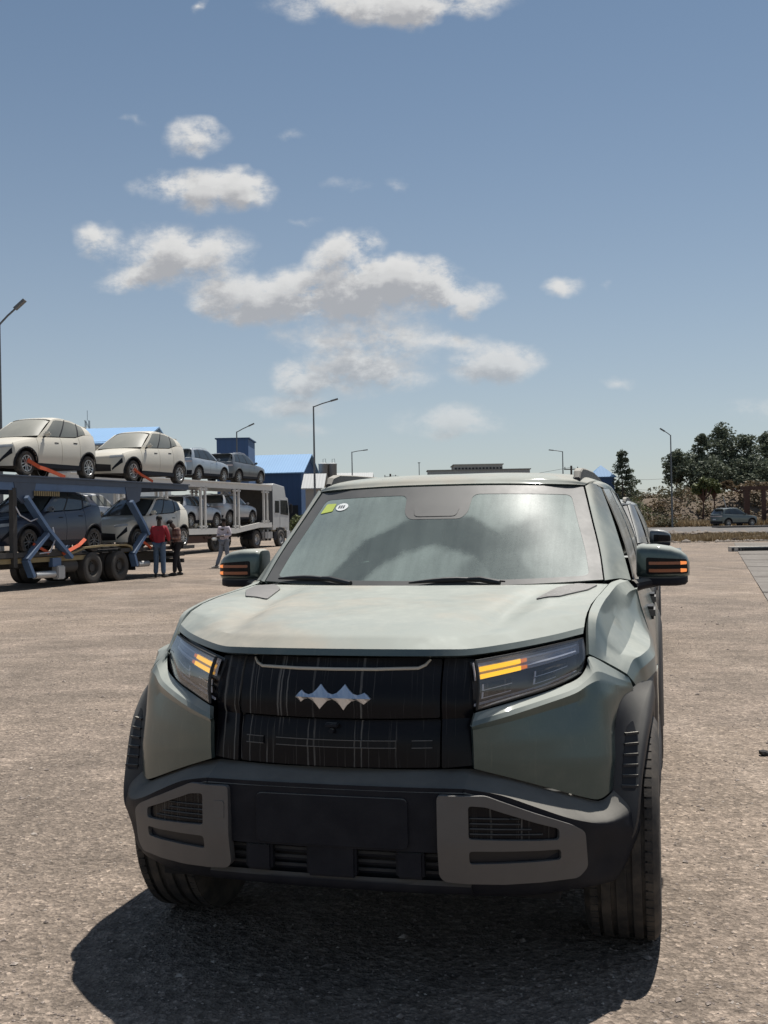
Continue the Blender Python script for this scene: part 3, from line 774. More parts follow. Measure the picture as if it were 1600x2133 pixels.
        # dark surround between lamp and body
        sr = MB(); pts = [lamp(u / 10, 0, .006, s) for u in range(11)] + [lamp(1, v / 4, .006, s) for v in range(1, 5)] + [lamp(1 - u / 10, 1, .006, s) for u in range(1, 11)] + [lamp(0, 1 - v / 4, .006, s) for v in range(1, 5)]
        sr.tube(pts, .006, 6); sr.build('lamp_seal', M['rubber'], h)
    # ---- bumper
    top_in = [(0, -.725, .698), (.22, -.718, .698), (.40, -.675, .698), (.50, -.620, .672), (.60, -.555, .632), (.70, -.495, .588), (.762, -.450, .562), (.80, -.42, .580), (.812, -.375, .592)]
    ledge = [(0, -.794, .664), (.22, -.790, .664), (.40, -.776, .664), (.50, -.735, .642), (.60, -.684, .601), (.70, -.615, .556), (.79, -.525, .528), (.850, -.425, .536), (.866, -.370, .552)]
    ledge2 = [(0, -.803, .648), (.22, -.799, .648), (.40, -.786, .648), (.50, -.747, .626), (.60, -.698, .585), (.70, -.629, .540), (.79, -.540, .508), (.862, -.425, .505), (.880, -.370, .505)]
    lo = lambda z, dx=0: [(x, bump_y(x, z), z) for x in (0, .22, .40, .50, .60, .70)] + [(.79 + dx, bump_y(.79, z) + .004, z), (.866 + dx, -.43, z), (.886 + dx, -.375, z)]
    mids = [lo(.47), lo(.41, -.02)]
    bot = [(0, -.715, .335), (.22, -.712, .335), (.40, -.700, .330), (.50, -.668, .325), (.60, -.62, .32), (.70, -.545, .318), (.76, -.49, .315), (.805, -.43, .312), (.815, -.385, .312)]
    bot2 = [(x * .93, y + .13, .29) for x, y, z in bot]
    cut = 2
    both('bumper_corner', [r[cut:] for r in [top_in, ledge, ledge2] + mids + [bot, bot2]], M['black_trim'], car, .014, (-.3, 1, 0), 4, 4, 34)
    cen = full([r[:cut + 1] for r in [top_in, ledge, ledge2, lo(.475)]])
    bc = sheet('bumper_center', grid_of(cen, 4, 4), M['black_trim'], car, .014, 34, Vector((0, 1, 0)))
    plate('number_plate_pad', rounded([(-.235, .632), (.235, .632), (.235, .482), (-.235, .482)], .02), [], bump_fn(.007), M['black_trim'], bc, .012, .05, .003)
    inn = MB(); inn.box((0, -.69, .415), (.80, .06, .15)); inn.build('intake_backing', M['intake'], car, None)
    for z in (.452, .425, .398):
        bb = MB(); bb.tube([Vector((x, bump_y(x, z) + .035, z)) for x in (-.40, -.2, 0, .2, .40)], .006, 6, sq=1.4); bb.build('intake_bar', M['black_trim'], car)
    for x, w in ((-.005, .155), (-.235, .085), (.235, .085)):
        bb = MB(); bb.box((x, bump_y(x, .43) + .012, .435), (w, .035, .085 if w < .1 else .10), bev=.008); bb.build('sensor_cover', M['black_trim'], car)
    both('lower_lip', [[(0, -.765, .385), (.2, -.762, .385), (.41, -.742, .382)], [(0, -.772, .365), (.2, -.77, .365), (.41, -.748, .362)], [(0, -.745, .338), (.2, -.742, .338), (.41, -.715, .335)], [(0, -.60, .31), (.2, -.6, .31), (.41, -.58, .31)]], M['black_trim'], car, .012, (0, 1, .2), 4, 3)
    outl = rounded([(.322, .648), (.455, .645), (.60, .580), (.690, .538), (.722, .512), (.726, .40), (.700, .372), (.50, .378), (.337, .392), (.322, .41)], .014)
    holes = [rounded([(.408, .618), (.455, .612), (.652, .532), (.652, .500), (.408, .522)], .010), rounded([(.408, .487), (.655, .470), (.655, .438), (.408, .447)], .010)]
    for s in (1, -1):
        fr = plate('bumper_frame', outl, holes, bump_fn(.016), M['trim_grey'], car, .030, .03, .005, mirror=s < 0)
        plate('fog_lamp', rounded([(.403, .624), (.457, .618), (.658, .537), (.658, .495), (.403, .517)], .01), [], bump_fn(.004), M['gloss_black'], fr, .01, .04, 0, mirror=s < 0)
        plate('lower_vent', rounded([(.403, .492), (.66, .475), (.66, .432), (.403, .441)], .01), [], bump_fn(.004), M['intake'], fr, .01, .04, 0, mirror=s < 0)
        for kk in range(4):
            z = .535 + kk * .015; xe = .64 - max(0, z - .52) * 2.0
            rb = MB(); rb.tube([bump_fn(.008)(x, z - (x - .41) * .08)[0] * 1 for x in (.412, .48, .55, xe)], .0028, 6)
            o = rb.build('fog_lamp_rib', M['black_trim'], fr)
            if s < 0: 
                for v in o.data.vertices: v.co.x = -v.co.x
        if s < 0:
            plate('tow_cover', rounded([(.335, .602), (.372, .602), (.372, .548), (.335, .548)], .008), [], bump_fn(.0175), M['trim_grey'], fr, .003, .03, .001, mirror=True)
    # ---- windscreen, pillars and roof
    ws = [[(0, .500, 1.172), (.25, .512, 1.174), (.50, .555, 1.180), (.735, .640, 1.190)],
          [(0, .640, 1.300), (.25, .652, 1.301), (.49, .700, 1.304), (.712, .790, 1.305)],
          [(0, .800, 1.448), (.24, .812, 1.447), (.46, .862, 1.444), (.672, .965, 1.440)],
          [(0, .985, 1.602), (.22, .997, 1.601), (.43, 1.048, 1.596), (.628, 1.160, 1.588)]]
    WG = grid_of(full(ws), 5, 6)
    nr, nc = len(WG), len(WG[0])
    screen = sheet('windscreen', WG, M['screen'], car, .004, 60, Vector((0, 1, -1)))
    def wfn(off):
        def f(u, v):      # u -1..1, v 0..1
            a = (u + 1) / 2 * (nc - 1); b = v * (nr - 1); i, j = min(int(b), nr - 2), min(int(a), nc - 2); fa, fb = a - j, b - i
            p = WG[i][j].lerp(WG[i][j + 1], fa).lerp(WG[i + 1][j].lerp(WG[i + 1][j + 1], fa), fb)
            nn = (WG[i][j + 1] - WG[i][j]).cross(WG[i + 1][j] - WG[i][j]).normalized()
            if nn.y > 0: nn = -nn
            return p + nn * off, nn
        return f
    rim = [(-1, 0), (1, 0), (1, 1), (-1, 1)]
    hole = rounded([(-.925, .055), (-.90, .915), (-.225, .915), (-.20, .735), (-.16, .675), (.16, .675), (.20, .735), (.225, .915), (.90, .915), (.925, .055)], .05, 6)
    plate('frit_border', rim, [hole], wfn(.0012), M['frit'], screen, .0006, .06, 0)
    plate('rain_sensor_cover', rounded([(-.15, .80), (.15, .80), (.13, .70), (-.13, .70)], .03), [], wfn(.0030), M['frit'], screen, .001, .06, 0)
    plate('sticker', rounded([(-.875, .765), (-.775, .785), (-.775, .865), (-.865, .865)], .008), [], wfn(.003), M['sticker_green'], screen, .001, .05, 0)
    ov = [(-.705 + .052 * math.cos(t * math.pi / 10), .825 + .038 * math.sin(t * math.pi / 10)) for t in range(20)]
    so_ = plate('sticker', ov, [], wfn(.003), M['sticker_white'], screen, .001, .05, 0)
    for q in range(3):
        plate('sticker_mark', [(-.735 + q * .02, .812), (-.722 + q * .02, .812), (-.722 + q * .02, .84), (-.735 + q * .02, .84)], [], wfn(.0042), M['sticker_ink'], screen, .0008, .05, 0)
    # pillars
    ap = [[(.742, .640, 1.188), (.765, .665, 1.190), (.800, .74, 1.190), (.842, .80, 1.180)], [(.719, .790, 1.306), (.742, .815, 1.308), (.772, .895, 1.310), (.805, .96, 1.300)],
          [(.680, .965, 1.442), (.702, .995, 1.446), (.730, 1.08, 1.450), (.758, 1.15, 1.438)], [(.637, 1.160, 1.592), (.660, 1.200, 1.606), (.684, 1.27, 1.602), (.702, 1.34, 1.582)]]
    both('windscreen_pillar', ap, M['green'], car, .02, (-1, .6, 0), 3, 5)
    # roof
    rf = [[(0, .992, 1.612), (.22, 1.004, 1.611), (.43, 1.054, 1.606), (.560, 1.11, 1.602), (.634, 1.170, 1.598)],
          [(0, 1.08, 1.648), (.22, 1.09, 1.648), (.43, 1.13, 1.643), (.565, 1.17, 1.632), (.655, 1.23, 1.615)],
          [(0, 1.45, 1.678), (.22, 1.45, 1.678), (.44, 1.46, 1.670), (.580, 1.47, 1.655), (.672, 1.48, 1.628)],
          [(0, 2.10, 1.690), (.22, 2.10, 1.690), (.45, 2.10, 1.680), (.590, 2.10, 1.664), (.680, 2.10, 1.634)],
          [(0, 2.90, 1.680), (.22, 2.90, 1.680), (.44, 2.90, 1.668), (.580, 2.90, 1.652), (.668, 2.90, 1.622)],
          [(0, 3.42, 1.655), (.22, 3.42, 1.655), (.42, 3.41, 1.645), (.550, 3.38, 1.630), (.640, 3.35, 1.600)]]
    sheet('roof', grid_of(full(rf), 4, 5), M['green'], car, .02, 40, Vector((0, 0, -1)))
    cr_ = [[(.634, 1.180, 1.598), (.662, 1.23, 1.603), (.690, 1.27, 1.598)], [(.672, 1.48, 1.626), (.700, 1.48, 1.614), (.714, 1.48, 1.588)], [(.680, 2.10, 1.632), (.710, 2.10, 1.618), (.724, 2.10, 1.590)],
           [(.668, 2.90, 1.620), (.700, 2.90, 1.606), (.716, 2.90, 1.575)], [(.640, 3.35, 1.598), (.672, 3.33, 1.585), (.690, 3.30, 1.56)]]
    both('roof_side', cr_, M['green'], car, .015, (-1, 0, -1), 3, 5)
    for s in (-1, 1):
        rl = MB()
        prof = [(1.17, 1.635, .014), (1.20, 1.665, .018), (1.30, 1.683, .020), (1.42, 1.687, .020), (1.60, 1.692, .020), (2.2, 1.702, .020), (2.8, 1.694, .020), (3.10, 1.680, .018), (3.3, 1.655, .008)]
        vs = []
        for y, z, w in prof:
            zb = 1.60; xo = .600
            vs += [(s * (xo - w), y, zb), (s * (xo - w), y, z - .004), (s * (xo - w + .006), y, z), (s * (xo + w - .006), y, z), (s * (xo + w), y, z - .006), (s * (xo + w), y, zb)]
        fs = [(i * 6 + j, i * 6 + (j + 1) % 6, i * 6 + 6 + (j + 1) % 6, i * 6 + 6 + j) for i in range(len(prof) - 1) for j in range(6)] + [tuple(range(6)), tuple(range(len(prof) * 6 - 6, len(prof) * 6))[::-1]]
        rl._add(vs, fs); rl.build('roof_rail', M['flare'], car, 30)
    # ---- doors, windows, tail
    def sx(z):
        return lerp_tab([(.30, .905), (.42, .932), (.62, .944), (.84, .940), (.93, .930), (.985, .910), (1.06, .886), (1.145, .868), (1.19, .855)], z)
    def belt(y): return lerp_tab([(.74, 1.145), (1.6, 1.165), (2.4, 1.19), (3.3, 1.21)], y)
    def side_panel(nm, y0, y1, low, m=M['green']):
        N = max(3, int((y1 - y0) / .12)); rows = []
        for tt in (0, .12, .3, .5, .68, .82, .92, 1):
            row = []
            for j in range(N + 1):
                y = y0 + (y1 - y0) * j / N; zl = low(y); z = zl + (belt(y) - zl) * tt
                extra = .012 * max(0, 1 - abs(y - 2.75) / .7) * (1 if z < 1.0 else 0)
                taper = -.10 * max(0, (y - 2.9) / .7) ** 2
                row.append(Vector((sx(z) + extra + taper, y, z)))
            rows.append(row)
        for mi in (False, True): sheet(nm, rows, m, car, .02, 40, Vector((-1, 0, 0)), mirror=mi)
    arch = lambda cy: (lambda y: max(.34, .375 + math.sqrt(max(0, .50 ** 2 - (y - cy) ** 2))) if abs(y - cy) < .50 else .34)
    side_panel('front_door', .748, 1.78, lambda y: .40)
    side_panel('rear_door', 1.788, 2.62, lambda y: max(.40, arch(2.735)(y)))
    side_panel('rear_quarter', 2.628, 3.50, lambda y: max(.45, arch(2.735)(y)))
    both('sill', [[(.935, .53, .40), (.94, 1.4, .40), (.935, 2.24, .40)], [(.945, .53, .34), (.955, 1.4, .34), (.945, 2.24, .34)], [(.90, .53, .27), (.90, 1.4, .27), (.90, 2.24, .27)]], M['black_trim'], car, .02, (-1, 0, 0), 3, 3)
    def win(nm, a0, a1, b0, b1, m=M['side_glass']):
        G = []
        for i in range(6):
            t = i / 5; row = []
            for j in range(6):
                u = j / 5; lo_ = Vector(a0).lerp(Vector(a1), u); hi = Vector(b0).lerp(Vector(b1), u)
                p = lo_.lerp(hi, t); p.x += .018 * math.sin(math.pi * t); row.append(p)
            G.append(row)
        for mi in (False, True): sheet(nm, G, m, car, .006, 60, Vector((-1, 0, 0)), mirror=mi)
    win('side_window', (.862, .86, 1.150), (.862, 1.72, 1.170), (.708, 1.36, 1.585), (.722, 1.72, 1.592))
    win('side_window', (.862, 1.80, 1.172), (.858, 2.55, 1.195), (.723, 1.80, 1.592), (.718, 2.55, 1.585))
    win('side_window', (.858, 2.63, 1.197), (.80, 3.20, 1.215), (.717, 2.63, 1.583), (.700, 3.10, 1.568))
    for y0, y1 in ((1.722, 1.798), (2.552, 2.628)):
        both('door_pillar', [[(.870, y0, 1.165), (.870, y1, 1.17)], [(.812, y0, 1.38), (.812, y1, 1.385)], [(.724, y0, 1.592), (.724, y1, 1.592)]], M['gloss_black'], car, .012, (-1, 0, 0), 1, 3)
    both('rear_pillar', [[(.80, 3.19, 1.21), (.72, 3.50, 1.20)], [(.762, 3.15, 1.39), (.68, 3.44, 1.39)], [(.695, 3.09, 1.575), (.64, 3.36, 1.59)]], M['green'], car, .02, (-1, 0, 0), 3, 3)
    tg = [[(0, 3.64, .45), (.4, 3.62, .45), (.75, 3.56, .45), (.88, 3.40, .45)], [(0, 3.64, .8), (.4, 3.62, .8), (.75, 3.55, .8), (.90, 3.42, .8)], [(0, 3.61, 1.05), (.4, 3.59, 1.05), (.74, 3.53, 1.05), (.86, 3.44, 1.05)], [(0, 3.57, 1.19), (.4, 3.56, 1.19), (.70, 3.52, 1.19), (.80, 3.46, 1.19)]]
    sheet('tailgate', grid_of(full(tg), 3, 4), M['green'], car, .03, 40, Vector((0, -1, 0)))
    rg = [[(0, 3.56, 1.20), (.4, 3.55, 1.20), (.70, 3.51, 1.20)], [(0, 3.50, 1.42), (.38, 3.49, 1.42), (.66, 3.45, 1.42)], [(0, 3.43, 1.63), (.36, 3.42, 1.625), (.62, 3.38, 1.60)]]
    sheet('rear_window', grid_of(full(rg), 3, 4), M['side_glass'], car, .006, 40, Vector((0, -1, 0)))
    for s in (-1, 1):
        tl = MB(); tl.box((s * .80, 3.52, .98), (.14, .10, .22), s * .35, bev=.015); tl.build('tail_lamp', M['red_lamp'], car)
    rbp = MB(); rbp.box((0, 3.58, .50), (1.72, .20, .26), bev=.05); rbp.build('rear_bumper', M['black_trim'], car)
    # ---- handles
    for s in (-1, 1):
        for y in (1.56, 2.46):
            h = MB(); h.box((s * .920, y, .985), (.034, .19, .030)); h.build('door_handle', M['trim_grey'], car, None)
            h = MB(); h.box((s * .912, y, .985), (.034, .17, .062)); h.build('handle_recess', M['intake'], car, None)
    # ---- mirrors
    for s in (1, -1):
        def X(pts): return [(p[0] * s, p[1], p[2]) for p in pts]
        mr = bpy.data.objects.new('wing_mirror', None); mr.location = (0, 0, 0); link(mr, car)
        # cap: rings along x from the inboard end outwards
        def ring(x, y0, y1, z0, z1, r_):
            q = []; cy, cz = (y0 + y1) / 2, (z0 + z1) / 2; ay, az = (y1 - y0) / 2, (z1 - z0) / 2
            for k_ in range(20):
                a = 2 * math.pi * k_ / 20 + math.pi / 20; c, s2 = math.cos(a), math.sin(a)
                e = .42
                q.append(Vector((x * s, cy + ay * math.copysign(abs(c) ** e, c), cz + az * math.copysign(abs(s2) ** e, s2))))
            return q
        st_ = [(.862, .925, 1.035, 1.195, 1.300), (.866, .905, 1.055, 1.185, 1.318), (.885, .890, 1.065, 1.180, 1.326), (.95, .875, 1.075, 1.180, 1.326), (1.01, .885, 1.085, 1.180, 1.316), (1.05, .905, 1.09, 1.180, 1.298), (1.075, .935, 1.09, 1.184, 1.276), (1.086, .965, 1.085, 1.19, 1.250)]
        rs = [ring(*q, .4) for q in st_]
        vs = [p for r_ in rs for p in r_]; fs = []
        for i in range(len(rs) - 1):
            for k_ in range(20): fs.append((i * 20 + k_, i * 20 + (k_ + 1) % 20, i * 20 + 20 + (k_ + 1) % 20, i * 20 + 20 + k_))
        fs += [tuple(range(20))[::-1], tuple(range((len(rs) - 1) * 20, len(rs) * 20))]
        cb = MB(); cb._add(vs, fs); cap = cb.build('mirror_cap', M['green'], mr, 40)
        lb = MB(); rs = [ring(x, y0 + .004, y1 - .004, za, zb, .4) for x, y0, y1, za, zb in [(.872, .90, 1.05, 1.150, 1.192), (.95, .882, 1.068, 1.146, 1.192), (1.03, .895, 1.075, 1.146, 1.192), (1.066, .925, 1.078, 1.150, 1.192), (1.078, .955, 1.07, 1.160, 1.19)]]
        vs = [p for r_ in rs for p in r_]; fs = []
        for i in range(len(rs) - 1):
            for k_ in range(20): fs.append((i * 20 + k_, i * 20 + (k_ + 1) % 20, i * 20 + 20 + (k_ + 1) % 20, i * 20 + 20 + k_))
        fs += [tuple(range(20))[::-1], tuple(range((len(rs) - 1) * 20, len(rs) * 20))]
        lb._add(vs, fs); lb.build('mirror_base', M['black_trim'], mr, 40)
        am = MB(); am.tube([(s * .845, .845, 1.150), (s * .885, .885, 1.158), (s * .95, .945, 1.166), (s * 1.0, .96, 1.172)], [.032, .028, .026, .02], 12, sq=.85)
        am.build('mirror_arm', M['black_trim'], mr)
        capb = solid_from(cap)
        def cfn(off):
            def f(u, v):
                h = capb.ray_cast(Vector((u * s, .0, v)), Vector((0, 1, 0)))
                p = h[0] if h[0] is not None else Vector((u * s, .95, v)); n_ = h[1] if h[1] is not None else Vector((0, -1, 0))
                return p + n_ * off, n_
            return f
        plate('lamp_panel', rounded([(.905, 1.272), (1.072, 1.262), (1.077, 1.200), (.905, 1.200)], .010), [], cfn(.003), M['gloss_black'], mr, .004, .02, .001)
        for z in (1.246, 1.215):
            plate('mirror_light_strip', rounded([(.917, z + .007), (1.045, z + .006), (1.045, z - .006), (.917, z - .006)], .004), [], cfn(.0055), M['amber_dim'], mr, .003, .02, 0)
            plate('mirror_light_end', rounded([(1.045, z + .008), (1.069, z + .006), (1.069, z - .006), (1.045, z - .007)], .003), [], cfn(.0060), M['amber_hot'], mr, .003, .02, 0)
        gl = MB(); gl.box((s * .97, 1.083, 1.25), (.17, .004, .11)); gl.build('mirror_glass', M['silver'], mr, None)
    # ---- wipers
    def wiper(x0, x1, y0=.49):
        w = MB(); pts = []
        for k_ in range(9):
            t = k_ / 8; x = x0 + (x1 - x0) * t
            p, n_ = wfn(.012)(x / .735, .018 + .030 * math.sin(math.pi * t) * (1 if x0 < x1 else .6)); pts.append(p)
        w.tube(pts, [.004, .007, .009, .011, .011, .009, .007, .006, .004], 8)
        pv = wfn(.004)(x1 / .735, -.0)[0]
        w.tube([pts[5], pts[6] + Vector((0, -.02, .004)), Vector((x1 * .98, pts[8].y - .05, pts[8].z - .004))], [.010, .012, .012], 8)
        w.build('wiper', M['rubber'], car)
    wiper(-.66, -.30); wiper(-.05, .34)
    cw = MB(); cw.box((0, .50, 1.13), (1.42, .16, .05)); cw.build('cowl', M['black_trim'], car, None)
    # ---- cabin
    dash = [[(0, .56, 1.155), (.4, .60, 1.155), (.72, .70, 1.155)], [(0, .85, 1.165), (.4, .86, 1.165), (.74, .90, 1.16)], [(0, 1.12, 1.13), (.4, 1.12, 1.13), (.76, 1.12, 1.12)], [(0, 1.18, .95), (.4, 1.18, .95), (.76, 1.18, .95)]]
    sheet('dashboard', grid_of(full(dash), 3, 4), M['interior'], car, .02, 40, Vector((0, 0, -1)))
    sw = MB(); q = Matrix.Translation((.38, 1.28, 1.08)) @ Matrix.Rotation(R(-62), 4, 'X')
    for k_ in range(1):
        pts = [q @ Vector((.185 * math.cos(a * math.pi / 12), .185 * math.sin(a * math.pi / 12), 0)) for a in range(25)]
        sw.tube(pts, .014, 8, caps=False)
    sw.tube([q @ Vector((-.18, 0, 0)), q @ Vector((.18, 0, 0))], .018, 8); sw.tube([q @ Vector((0, 0, 0)), q @ Vector((0, -.18, 0))], .018, 8)
    sw.build('steering_wheel', M['interior'], car)
    for x in (-.38, .38):
        s_ = MB(); s_.box((x, 1.75, .86), (.52, .55, .16), bev=.05); s_.box((x, 2.02, 1.16), (.50, .14, .62), bev=.06, M=Matrix.Identity(4)); s_.box((x, 2.05, 1.47), (.26, .10, .17), bev=.04)
        s_.build('front_seat', M['seat'], car)
    s_ = MB(); s_.box((0, 2.75, .86), (1.36, .5, .16), bev=.05); s_.box((0, 3.02, 1.12), (1.36, .14, .55), bev=.06)
    for x in (-.42, 0, .42): s_.box((x, 3.04, 1.43), (.24, .09, .14), bev=.03)
    s_.build('rear_seat', M['seat'], car)
    mrn = MB(); mrn.box((0, 1.13, 1.50), (.25, .03, .07), bev=.012); mrn.tube([(0, 1.12, 1.52), (0, 1.06, 1.60)], .01, 6); mrn.build('inner_mirror', M['interior'], car)
    # ---- underbody and wheels
    ub = MB(); ub.box((0, 1.45, .42), (1.30, 4.05, .26)); ub.box((0, 1.38, .55), (1.74, 1.55, .36)); ub.box((0, -.35, .60), (1.0, .5, .38)); ub.box((0, 0, .80), (1.36, .8, .14)); ub.box((0, 2.8, .90), (1.38, 1.3, .14))
    ub.box((0, 3.2, .5), (1.5, .5, .3)); ub.build('underbody', M['under'], car, None)
    for cy in (0, 2.735):
        for s in (-1, 1):
            wl = MB(); prof = []
            vs = []; N = 14
            for k_ in range(N + 1):
                a = math.pi * k_ / N
                for x in (.93 if cy else .80, .62): vs.append((s * x, cy + .45 * math.cos(a), .375 + .45 * math.sin(a)))
            for x in (.90, .62): pass
            wl._add(vs, [(2 * i, 2 * i + 1, 2 * i + 3, 2 * i + 2) for i in range(N)]); wl.build('wheel_liner', M['under'], car, None)
            xo = (.945 if s > 0 else .880) if cy == 0 else .962
            make_wheel(car, s * xo, cy, .375, .245, s, M['rim'])
    return car
hero = build_hero()
# ================================================================== ground and setting
def yard_mat():
    m, T, b = mat('gravelly_yard')
    P = T.pos(); x, y, z = T.sep(P)
    big = T.noise(P, .16, 5, .6); med = T.noise(P, .9, 6, .65); sm = T.noise(P, 7, 5, .65)
    tracks = T.noise(T.vmath('ADD', T.scale(P, (.9, .22, 1)), T.vmath('SCALE', T.noise(P, .3, 3, .5, out=1), sc=.8)), 1.2, 5, .6)
    base = T.ramp(big, [(.30, (.138, .113, .092)), (.48, (.188, .152, .122)), (.64, (.262, .206, .158))])
    base = T.mix(T.math('MULTIPLY', T.smooth(med, .42, .72), .6), base, (.32, .255, .206))
    base = T.mix(T.math('MULTIPLY', T.smooth(tracks, .55, .72), .38), base, (.29, .243, .205))
    base = T.mix(T.math('MULTIPLY', T.smooth(T.noise(P, .45, 5, .6), .60, .74), .35), base, (.125, .112, .103))
    # faint curved tyre tracks pressed into the dust
    wb = T.math('MULTIPLY', T.math('SUBTRACT', T.noise(P, .35, 3, .5), .5), .8)
    tr = None
    for (cx, cy, r0) in ((-34, 6, 36.0), (-34, 6, 37.7), (-6, 30, 14.0), (-6, 30, 15.6), (48, 40, 45.5), (48, 40, 43.9), (30, -8, 27.5), (30, -8, 29.1)):
        r = T.math('ADD', T.vmath('DISTANCE', P, (cx, cy, 0)), wb)
        q = T.math('SUBTRACT', 1.0, T.smooth(T.math('ABSOLUTE', T.math('SUBTRACT', r, r0)), .05, .22))
        tr = q if tr is None else T.math('MAXIMUM', tr, q)
    base = T.mix(T.math('MULTIPLY', T.math('MULTIPLY', tr, T.smooth(T.noise(P, .6, 4, .6), .38, .6)), .5), base, (.30, .245, .198))
    # crushed stone: single chips of different colour
    cell = T.voronoi(P, 62, 'F1', 'Color'); cs = T.sep(cell)[0]
    cell2 = T.voronoi(P, 130, 'F1', 'Color'); cs2 = T.sep(cell2)[1]
    chips = T.ramp(cs, [(0, .42), (.25, .78), (.6, 1.0), (.86, 1.28), (.95, 1.9), (1, 2.3)])
    chips2 = T.ramp(cs2, [(0, .55), (.5, 1.0), (.9, 1.3), (1, 1.9)])
    c = T.mix(.5, base, T.mix(1.0, base, chips, 'MULTIPLY')); c = T.mix(.42, c, T.mix(1.0, c, chips2, 'MULTIPLY'))
    c = T.mix(T.math('MULTIPLY', T.smooth(sm, .62, .78), .3), c, (.09, .078, .070))
    cell3 = T.voronoi(T.vmath('ADD', P, T.vmath('SCALE', T.noise(P, 40, 2, .5, out=1), sc=.02)), 27, 'F1', 'Color'); cs3 = T.sep(cell3)[2]
    c = T.mix(.34, c, T.mix(1.0, c, T.ramp(cs3, [(0, .5), (.3, .85), (.7, 1.08), (.92, 1.3), (1, 1.7)]), 'MULTIPLY'))
    cl = T.noise(P, 14, 5, .7); c = T.mix(1.0, c, T.ramp(cl, [(.32, .80), (.5, 1.0), (.66, 1.16)]), 'MULTIPLY')
    cl2 = T.noise(T.scale(P, (.55, 1.5, 1)), 2.6, 6, .72); c = T.mix(1.0, c, T.ramp(cl2, [(.34, .84), (.5, 1.0), (.66, 1.14)]), 'MULTIPLY')
    T.put(b.inputs['Base Color'], c); b.inputs['Roughness'].default_value = .93; b.inputs['Specular IOR Level'].default_value = .25
    h = T.math('ADD', T.math('MULTIPLY', T.voronoi(P, 62), 1.0), T.math('MULTIPLY', T.voronoi(P, 130), .5))
    h = T.math('ADD', T.math('ADD', h, T.math('MULTIPLY', T.voronoi(P, 27), 1.6)), T.math('ADD', T.math('MULTIPLY', med, 3.0), T.math('MULTIPLY', cl, 1.0)))
    T.put(b.inputs['Normal'], T.bump(h, .8, .010))
    return m
def rough_ground(name, c1, c2, c3, sc=1.5):
    m, T, b = mat(name); P = T.pos()
    n = T.noise(P, sc, 7, .65); n2 = T.noise(P, sc * 9, 5, .7)
    c = T.ramp(n, [(.3, c1), (.5, c2), (.7, c3)]); c = T.mix(T.math('MULTIPLY', T.smooth(n2, .4, .7), .5), c, tuple(v * .6 for v in c2))
    T.put(b.inputs['Base Color'], c); b.inputs['Roughness'].default_value = 1.0; b.inputs['Specular IOR Level'].default_value = .08
    T.put(b.inputs['Normal'], T.bump(T.math('ADD', n2, n), .5, .05)); return m
M['yard'] = yard_mat()
M['plain'] = rough_ground('dry_plain', (.09, .078, .055), (.12, .10, .07), (.14, .12, .09), .05)
M['asphalt'] = rough_ground('old_asphalt', (.13, .123, .117), (.155, .147, .14), (.18, .172, .165), 1.0)
M['concrete'] = rough_ground('worn_concrete', (.165, .150, .137), (.20, .184, .167), (.24, .222, .202), 1.1)
M['earth'] = rough_ground('dry_earth', (.115, .092, .072), (.155, .125, .098), (.20, .16, .125), .8)

def yard_edge(x):      # the far edge of the gravel, where the dry grass strip begins
    return 62 + .0 * x
def ground_sheet():
    ys = [-30, -10, 0]; y = 0
    while y < 60: y += 2; ys.append(y)
    while y < 140: y += 2.5; ys.append(y)
    ys += [170, 220, 300, 400, 600, 1000, 2000, 4500]
    xs = [-3500, -1200, -500, -200, -100, -60, -40, -30, -20, -12, -6, 0, 6, 12, 20, 30, 40, 60, 100, 200, 500, 1200, 3500]
    v = [(x, y, ground_z(x, y)) for y in ys for x in xs]; n = len(xs)
    f = [(i * n + j, i * n + j + 1, (i + 1) * n + j + 1, (i + 1) * n + j) for i in range(len(ys) - 1) for j in range(n - 1)]
    o = mesh_obj('ground', v, f, M['yard']); tag(o, kind='structure')
    o.data.materials.append(M['plain'])
    for p in o.data.polygons:
        if p.center.y > 112: p.material_index = 1
    return o
ground_sheet()
def strip(name, pts, m, dz=.004, kind='structure', th=0.0):
    """a sheet on the ground with the outline pts (x, y), cut fine enough to follow the slope"""
    bm = bmesh.new(); vs = [bm.verts.new((x, y, 0)) for x, y in pts]; bm.faces.new(vs)
    bmesh.ops.triangulate(bm, faces=bm.faces[:])
    for _ in range(5):
        lg = [e for e in bm.edges if e.calc_length() > 4]
        if not lg: break
        bmesh.ops.subdivide_edges(bm, edges=lg, cuts=1); bmesh.ops.triangulate(bm, faces=bm.faces[:])
    for v in bm.verts: v.co.z = ground_z(v.co.x, v.co.y) + dz
    me = bpy.data.meshes.new(name); bmesh.ops.recalc_face_normals(bm, faces=bm.faces)
    for f in bm.faces:
        if f.normal.z < 0: f.normal_flip()
    bm.to_mesh(me); bm.free(); me.materials.append(m)
    o = bpy.data.objects.new(name, me); link(o); tag(o, kind=kind); return o
# the road beyond the strip of dry grass, right
strip('road', [(8, 72), (60, 70), (120, 70), (120, 97), (60, 99), (30, 98), (8, 96)], M['asphalt'], .010)
strip('verge', [(10.5, 57.5), (22, 57.0), (31, 59.5), (60, 62), (60, 70.5), (30, 71), (9.5, 71.5)], M['earth'], .006)
strip('verge', [(8, 97.5), (60, 99), (120, 97), (120, 112), (8, 112)], M['earth'], .006)

